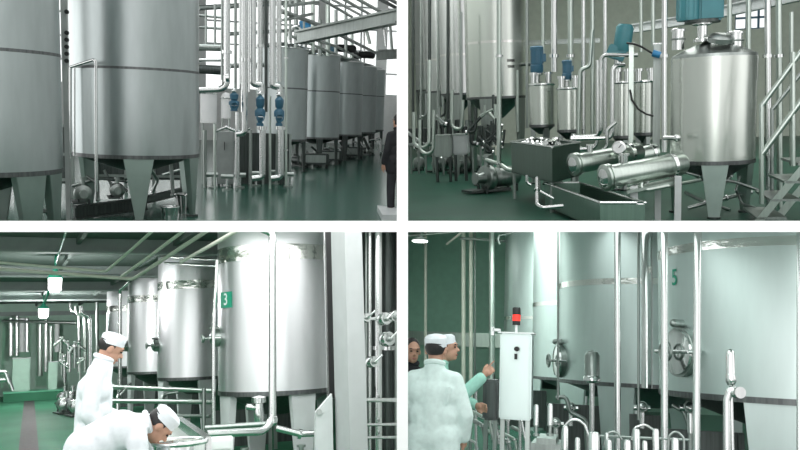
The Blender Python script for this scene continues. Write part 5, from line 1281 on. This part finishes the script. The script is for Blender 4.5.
def person(room, label, base, yaw, J, head_dir, coat='cloth', trousers='cloth', cap='cloth', coat_len=.86, hands=((0, 0), (0, 0)), bare_hair=False, group=None, fingers='relaxed', collar=True):
    """J: joints in local metres (x right, y forward, z up); head_dir: yaw, pitch (down positive), roll of the head"""
    q = Matrix.Rotation(yaw, 3, 'Z'); base = Vector(base)
    W = lambda v: base + q @ Vector(v)
    t = Thing(room, 'person', label, 'person', base, group)
    J = {k: Vector(v) for k, v in J.items()}
    hy, hp, hr = head_dir
    HR = q @ Matrix.Rotation(hy, 3, 'Z') @ Matrix.Rotation(-hp, 3, 'X') @ Matrix.Rotation(hr, 3, 'Y')
    hc = W(J['head']); H = lambda x, y, z: hc + HR @ Vector((x, y, z))
    b = MB()
    # head
    b.ball(H(0, -.012, .025), (.076, .095, .098), HR); b.ball(H(0, .012, -.045), (.058, .072, .07), HR); b.ball(H(0, .05, -.085), (.03, .03, .026), HR)
    b.add([H(-.016, .085, -.03), H(.016, .085, -.03), H(0, .118, -.028), H(0, .084, .022), H(0, .08, -.042)], [(0, 1, 2), (0, 2, 3), (1, 3, 2), (0, 4, 1), (0, 3, 4), (1, 4, 3)])
    b.ball(H(0, .093, -.024), (.015, .02, .013), HR); b.ball(H(0, .078, .03), (.05, .015, .012), HR)
    for s in (-1, 1): b.ball(H(s * .078, -.008, -.008), (.011, .02, .031), HR)
    nk = W(J['neck']); capsule(b, nk, H(0, -.025, -.05), .058, .052)
    # trunk
    ch, hp_ = W(J['chest']), W(J['hip'])
    up = (nk - hp_).normalized()
    rx = q @ Vector((1, 0, 0))
    for p, w, d in ((ch, .15, .1), ((ch + hp_) / 2, .13, .1), (hp_, .15, .11)):
        capsule(b, p - rx * (w - .1), p + rx * (w - .1), d)
    capsule(b, ch, hp_, .115); capsule(b, nk, ch, .07, .1)
    for s, n in ((-1, 'l'), (1, 'r')):
        sh, el, wr = W(J['sh_' + n]), W(J['el_' + n]), W(J['wr_' + n])
        capsule(b, ch + up * .08, sh, .07, .06); capsule(b, sh, el, .052, .04); capsule(b, el, wr, .04, .027)
        # hand: palm, four fingers, thumb
        d = (wr - el).normalized(); hd = q @ Vector(J['hd_' + n]) if 'hd_' + n in J else d
        hd = hd.normalized(); sd = hd.cross(q @ Vector(J['pn_' + n])).normalized() if 'pn_' + n in J else hd.cross(q @ Vector((s, 0, .01))).normalized()
        pn = sd.cross(hd).normalized()
        capsule(b, wr, wr + hd * .04, .026, .03)
        for k in range(4):
            o = (k - 1.5) * .019; L = (.064, .074, .07, .054)[k]
            k0 = wr + hd * .05 + sd * o; k1 = wr + hd * .09 + sd * o * 1.05
            point = fingers == 'point' and n == 'r'
            cv = (0, .1) if (point and k == 0) else ((1.1, 2.2) if point else (.35 + .06 * k, .8 + .1 * k))
            f1 = k1 + (hd * math.cos(cv[0]) - pn * math.sin(cv[0])) * L * .55; f2 = f1 + (hd * math.cos(cv[1]) - pn * math.sin(cv[1])) * L * .5
            capsule(b, k0, k1, .0125, .011, 8); capsule(b, k1, f1, .0105, .0095, 8); capsule(b, f1, f2, .0095, .0085, 8)
        t0 = wr + hd * .025 - sd * .026; t1 = t0 + hd * .035 - sd * .022 - pn * .012; t2 = t1 + hd * .034 - sd * .004 - pn * .012
        capsule(b, t0, t1, .0135, .012, 8); capsule(b, t1, t2, .0115, .0095, 8)
        hj, kn, an = W(J['hj_' + n]), W(J['kn_' + n]), W(J['an_' + n])
        capsule(b, hp_, hj, .1, .09); capsule(b, hj, kn, .08, .055); capsule(b, kn, an, .055, .038)
        capsule(b, an, an + (q @ Vector((0, .1, 0))) - Vector((0, 0, .045)), .035, .03)
    t.part('body', b, M['skin'], mods=voxel(.0075, 3))
    # face
    for s in (-1, 1):
        e = t.part('eye', MB().ball(H(s * .031, .078, .006), (.0125, .009, .0075), HR, 12, 8), M['eye'])
        t.part('eyebrow', MB().ball(H(s * .033, .083, .03), (.021, .008, .005), HR, 12, 6), M['hair'])
    t.part('mouth', MB().ball(H(0, .081, -.064), (.023, .009, .007), HR, 12, 8), M['lip'])
    # hair: back and sides, with the forehead and face free
    hb = MB()
    hb.ball(H(0, -.022, .03), (.081, .096, .104 if bare_hair else .09), HR, 28, 18)
    vs = [v.copy() for v in hb.v]
    keep = []
    Hi = HR.transposed()
    for f in hb.f:
        c = Hi @ (sum((vs[i] for i in f), Vector()) / len(f) - hc)
        if (c.y < .055 and c.z > -.055 and (c.y < .012 or c.z > .045)): keep.append(f)
    hb.f = keep
    m_ = hb
    t.part('hair', m_, M['hair'], mods=lambda o: (lambda s: (setattr(s, 'thickness', .008)))(o.modifiers.new('s', 'SOLIDIFY')))
    if cap:
        cb = MB(); prof = [(.079, .0), (.083, .004), (.086, .025), (.089, .042), (.087, .062), (.066, .082), (.03, .09), (0, .091)]
        tmp = MB().lathe(prof, seg=40)
        tilt = Matrix.Rotation(.16, 3, 'X')
        for v in tmp.v:
            v = tilt @ Vector((v.x * .98, v.y * 1.1 - .012, v.z * 1.02)); cb.v.append(H(v.x, v.y - .004, v.z + .036))
        cb.f = tmp.f
        cp = t.part('cap', cb, M[cap])
        bb = MB(); tmp = MB().lathe([(.082, -.006), (.086, -.006), (.088, .016), (.084, .016)], seg=40)
        for v in tmp.v:
            v = tilt @ Vector((v.x * .98, v.y * 1.1 - .012, v.z)); bb.v.append(H(v.x, v.y - .004, v.z + .036))
        bb.f = tmp.f
        t.part('cap_band', bb, M[cap], cp)
    # coat
    c = MB()
    capsule(c, nk - up * .01, ch, .082, .118); capsule(c, nk - up * .05, W(J['sh_l']), .062, .066); capsule(c, nk - up * .05, W(J['sh_r']), .062, .066)
    for p, w, d in ((ch + up * .0, .185, .12), ((ch + hp_) / 2, .175, .125), (hp_, .19, .138)):
        capsule(c, p - rx * (w - d * .75), p + rx * (w - d * .75), d)
    capsule(c, ch, hp_, .138)
    hm = (W(J['hj_l']) + W(J['hj_r'])) / 2; kn_ = (W(J['kn_l']) + W(J['kn_r'])) / 2
    dn = (kn_ - hm).normalized()
    for s, n in ((-1, 'l'), (1, 'r')):
        sh, el, wr = W(J['sh_' + n]), W(J['el_' + n]), W(J['wr_' + n])
        capsule(c, ch + up * .08, sh, .085, .068); capsule(c, sh, el, .07, .062); capsule(c, el, wr - (wr - el).normalized() * .03, .062, .054)
        hj, kn = W(J['hj_' + n]), W(J['kn_' + n])
        capsule(c, hp_, hj, .14, .125); capsule(c, hj, hj + (kn - hj) * (coat_len - .35), .128, .125)
    random.seed(hash(label) % 1000 if False else len(label))
    for k in range(6):                       # folds in the cloth
        u = random.random(); p = ch.lerp(hp_, u) + rx * random.uniform(-.15, .15) + (q @ Vector((0, random.choice((-1, 1)) * .115, 0)))
        dd = (hp_ - ch).normalized() * .12 + rx * random.uniform(-.1, .1)
        capsule(c, p - dd * .5, p + dd * .5, .02, .012, 8)
    for s, n in ((-1, 'l'), (1, 'r')):
        sh, el, wr = W(J['sh_' + n]), W(J['el_' + n]), W(J['wr_' + n])
        for k in range(5):
            u = .15 + .12 * k; p = (sh.lerp(el, u * 1.6) if u < .6 else el.lerp(wr, (u - .6) * 2)); 
            c.torus(p, .056, .011, (el - sh) + Vector((random.uniform(-.1, .1),) * 3), 18, 6)
    ct = t.part('coat', c, M[coat], mods=voxel(.012, 7))
    if collar:
        k = MB().torus(nk + up * .03, .068, .02, up + (q @ Vector((0, .25, 0))), 28, 8)
        t.part('collar', k, M[coat], ct)
    # trousers and shoes
    for s, n in ((-1, 'l'), (1, 'r')):
        hj, kn, an = W(J['hj_' + n]), W(J['kn_' + n]), W(J['an_' + n])
        k = MB(); capsule(k, hj, kn, .1, .075); k.cyl(kn, an + Vector((0, 0, .02)), .075, .066, 18)
        t.part('trouser_leg', k, M[trousers], mods=voxel(.014, 2))
        k = MB(); f = q @ Vector((0, 1, 0)); z = Vector((0, 0, 1))
        k.ball(an + f * .07 - z * .04, (.048, .048, .045)); k.ball(an + f * .12 - z * .05, (.047, .06, .036)); k.ball(an - f * .02 - z * .03, (.042, .05, .055))
        k.box(an + Vector((-.001, -.001, -.085)), an + Vector((.001, .001, -.08)))
        t.part('shoe', k, M['shoe'], mods=voxel(.01, 2))
    return t

STAND = dict(hip=(0, 0, .93), chest=(0, .0, 1.25), neck=(0, -.005, 1.445), head=(0, .03, 1.585), sh_l=(-.165, -.01, 1.35), sh_r=(.165, -.01, 1.35),
             el_l=(-.23, -.02, 1.1), el_r=(.23, -.02, 1.1), wr_l=(-.235, .06, .86), wr_r=(.235, .06, .86),
             hj_l=(-.09, 0, .88), hj_r=(.09, 0, .88), kn_l=(-.1, .02, .48), kn_r=(.1, .02, .48), an_l=(-.1, 0, .085), an_r=(.1, 0, .085))

# lower left: standing, seen in profile from the right side, looking down (faces +x)
r = BL
Y = 6.8
p = r.P(99, 345, Y)
J = dict(STAND); J.update(hip=(0, .0, .93), chest=(0, .015, 1.26), neck=(0, .075, 1.475), head=(0, .135, 1.57), sh_l=(-.165, .03, 1.40), sh_r=(.165, .02, 1.40), el_l=(-.22, .03, 1.1), el_r=(.22, -.03, 1.09),
                         wr_l=(-.14, .25, 1.0), wr_r=(.2, .12, .9))
J = {k: Vector((v[0], v[1], v[2] * 1.015)) for k, v in J.items()}
person(r, 'standing person in white coat and cap, bowed head, behind the bending one', (p.x - .04, Y, 0), -PI / 2 + .12, J, (0, .5, 0), coat_len=1.0)
# lower left: bending forward, back level, head down
Y = 5.75
hip = r.P(81, 447, Y); nk = r.P(141, 416, Y); hd = r.P(157, 419, Y)
J = dict(hip=(0, .03, .95), chest=(0, .25, 1.055), neck=(0, .39, 1.085), head=(0, .495, 1.065), sh_l=(-.18, .37, 1.0), sh_r=(.18, .35, .99), el_l=(-.22, .43, .74), el_r=(.23, .37, .74),
         wr_l=(-.2, .42, .5), wr_r=(.2, .36, .49), hj_l=(-.1, 0, .89), hj_r=(.1, 0, .89), kn_l=(-.11, .06, .47), kn_r=(.11, .06, .47), an_l=(-.11, -.02, .085), an_r=(.11, -.02, .085))
person(r, 'person in white coat and white cap bending deep over the round steel vessel', (hip.x, Y, 0), -PI / 2 + .08, J, (0, 1.0, 0), coat_len=.9)
# lower right: back view of the large person at the left
r = BR
Y = 6.2
p = r.P(435, 360, Y)
J = {k: Vector((v[0] * .98, v[1], v[2])) for k, v in STAND.items()}
J.update(head=Vector((0.0, .035, 1.575)), el_r=Vector((.25, .0, 1.1)), wr_r=Vector((.225, .10, .9)), el_l=Vector((-.24, .0, 1.1)), wr_l=Vector((-.22, .06, .87)))
person(r, 'person in pale white coat and cap seen from behind, nearest the white wall', (p.x, Y, 0), .0, J, (-.12, .02, 0), coat='mwhite', trousers='mwhite', cap='cloth', coat_len=.75)
# second person in mint coat, profile to the right, arm stretched out
Y = 7.3
p = r.P(440, 360, Y)
J = dict(STAND); J.update(head=(0, .09, 1.60), neck=(0, .02, 1.46), sh_r=(.17, .06, 1.37), el_r=(.18, .24, 1.17), wr_r=(.13, .44, 1.37), hd_r=(-.02, .25, .25), sh_l=(-.17, 0, 1.38), el_l=(-.2, .15, 1.14), wr_l=(-.12, .34, 1.1))
J = {k: Vector(v) for k, v in J.items()}
person(r, 'person in mint green coat and white cap pointing towards the steel control box', (p.x - .02, Y, 0), -PI / 2, J, (-.1, -.1, 0), coat='mint', trousers='mint', cap='cloth', coat_len=.8, fingers='point')
# third, bare headed, in dark clothes, cut by the white wall
Y = 7.7
p = r.P(411, 360, Y)
J = {k: Vector((v[0], v[1], v[2] * .985)) for k, v in STAND.items()}
person(r, 'bare-headed dark-haired person in dark clothes, half hidden at the white wall', (p.x, Y, 0), -PI + .5, J, (0, .05, 0), coat='fur', trousers='trouser', cap=None, coat_len=.5, bare_hair=True)
# upper left: dark clothed person cut by the divider
r = TL
Y = 13.2
p = r.P(397.5, 150, Y)
J = {k: Vector((v[0], v[1], v[2] * .98)) for k, v in STAND.items()}
person(r, 'person in black clothes on the dark green floor beside the receding row of tanks', (p.x, Y, 0), .4, J, (0, 0, 0), coat='fur', trousers='trouser', cap=None, coat_len=.6, bare_hair=True)
# ================================================================ ADDED LIGHTS AND LAMP BULBS
def slab_light(name, x0, x1, y0, y1, power, color=(1, 1, 1)):
    """unseen fill light added flush under the dividing slab, brightening a lower hall"""
    l = bpy.data.lights.new(name, 'AREA'); l.shape = 'RECTANGLE'; l.size = x1 - x0; l.size_y = y1 - y0; l.energy = power; l.color = color
    o = bpy.data.objects.new(name, l); COL.objects.link(o)
    o.location = ((x0 + x1) / 2, (y0 + y1) / 2, SLAB_BOT - .012)
    return o
slab_light('hidden_slab_fill', -5.4, -.1, 5.2, 9.4, 172)  # added fill, edge-on to the camera, brightens and streaks the tanks
slab_light('hidden_slab_fill', -4.6, -3.2, 5.2, 8.0, 22)
slab_light('hidden_slab_fill', -.8, -.1, 6.5, 9.3, 25)
for y0, y1, e in ((13.85, 15.5, 170), (18.45, 20.6, 170), (22.75, 25.3, 130)):
    area(BL, 'hidden_beam_fill', bld(-1.6, (y0 + y1) / 2, ZC - .03), 5.0, y1 - y0, e, (.95, 1, .98), qa)  # added fill tucked out of sight behind the beams, for the farther tanks
slab_light('hidden_slab_fill', .3, 2.2, 5.3, 8.0, 31, (.93, 1, .98))
slab_light('hidden_slab_fill', 3.4, 6.5, 5.3, 6.6, 43, (.93, 1, .98))
slab_light('hidden_slab_fill', .6, 3.0, 9.5, 11.5, 22, (.93, 1, .98))
slab_light('hidden_slab_fill', .4, 4.5, 15, 20, 340, (.9, 1, .95))
area(BL, 'alcove_fill_light', bld(-8, 34.5, 3.2), 6, 1.2, 400, (.9, 1, .95))  # unseen light added behind the far wall to brighten that end
area(TL, 'hall_fill_light', (3, 18, 8.6), 8, 6, 450, (.97, 1, 1))  # unseen fill added above the view to lift the dim tank row
area(TR, 'hall_fill_light', (0, 22, 8.2), 10, 6, 850, (.98, 1, .96))  # also an added fill out of view, for the back wall
for px, py, Y, e in ((55, 283, 15.8, 90), (43.5, 312, 26, 300)):
    l = bpy.data.lights.new('lamp_bulb', 'POINT'); l.energy = e; l.shadow_soft_size = .1
    o = bpy.data.objects.new('lamp_bulb', l); COL.objects.link(o); p = BL.P(px, py, Y); o.location = BL.M @ (p - Vector((0, 0, .35)))
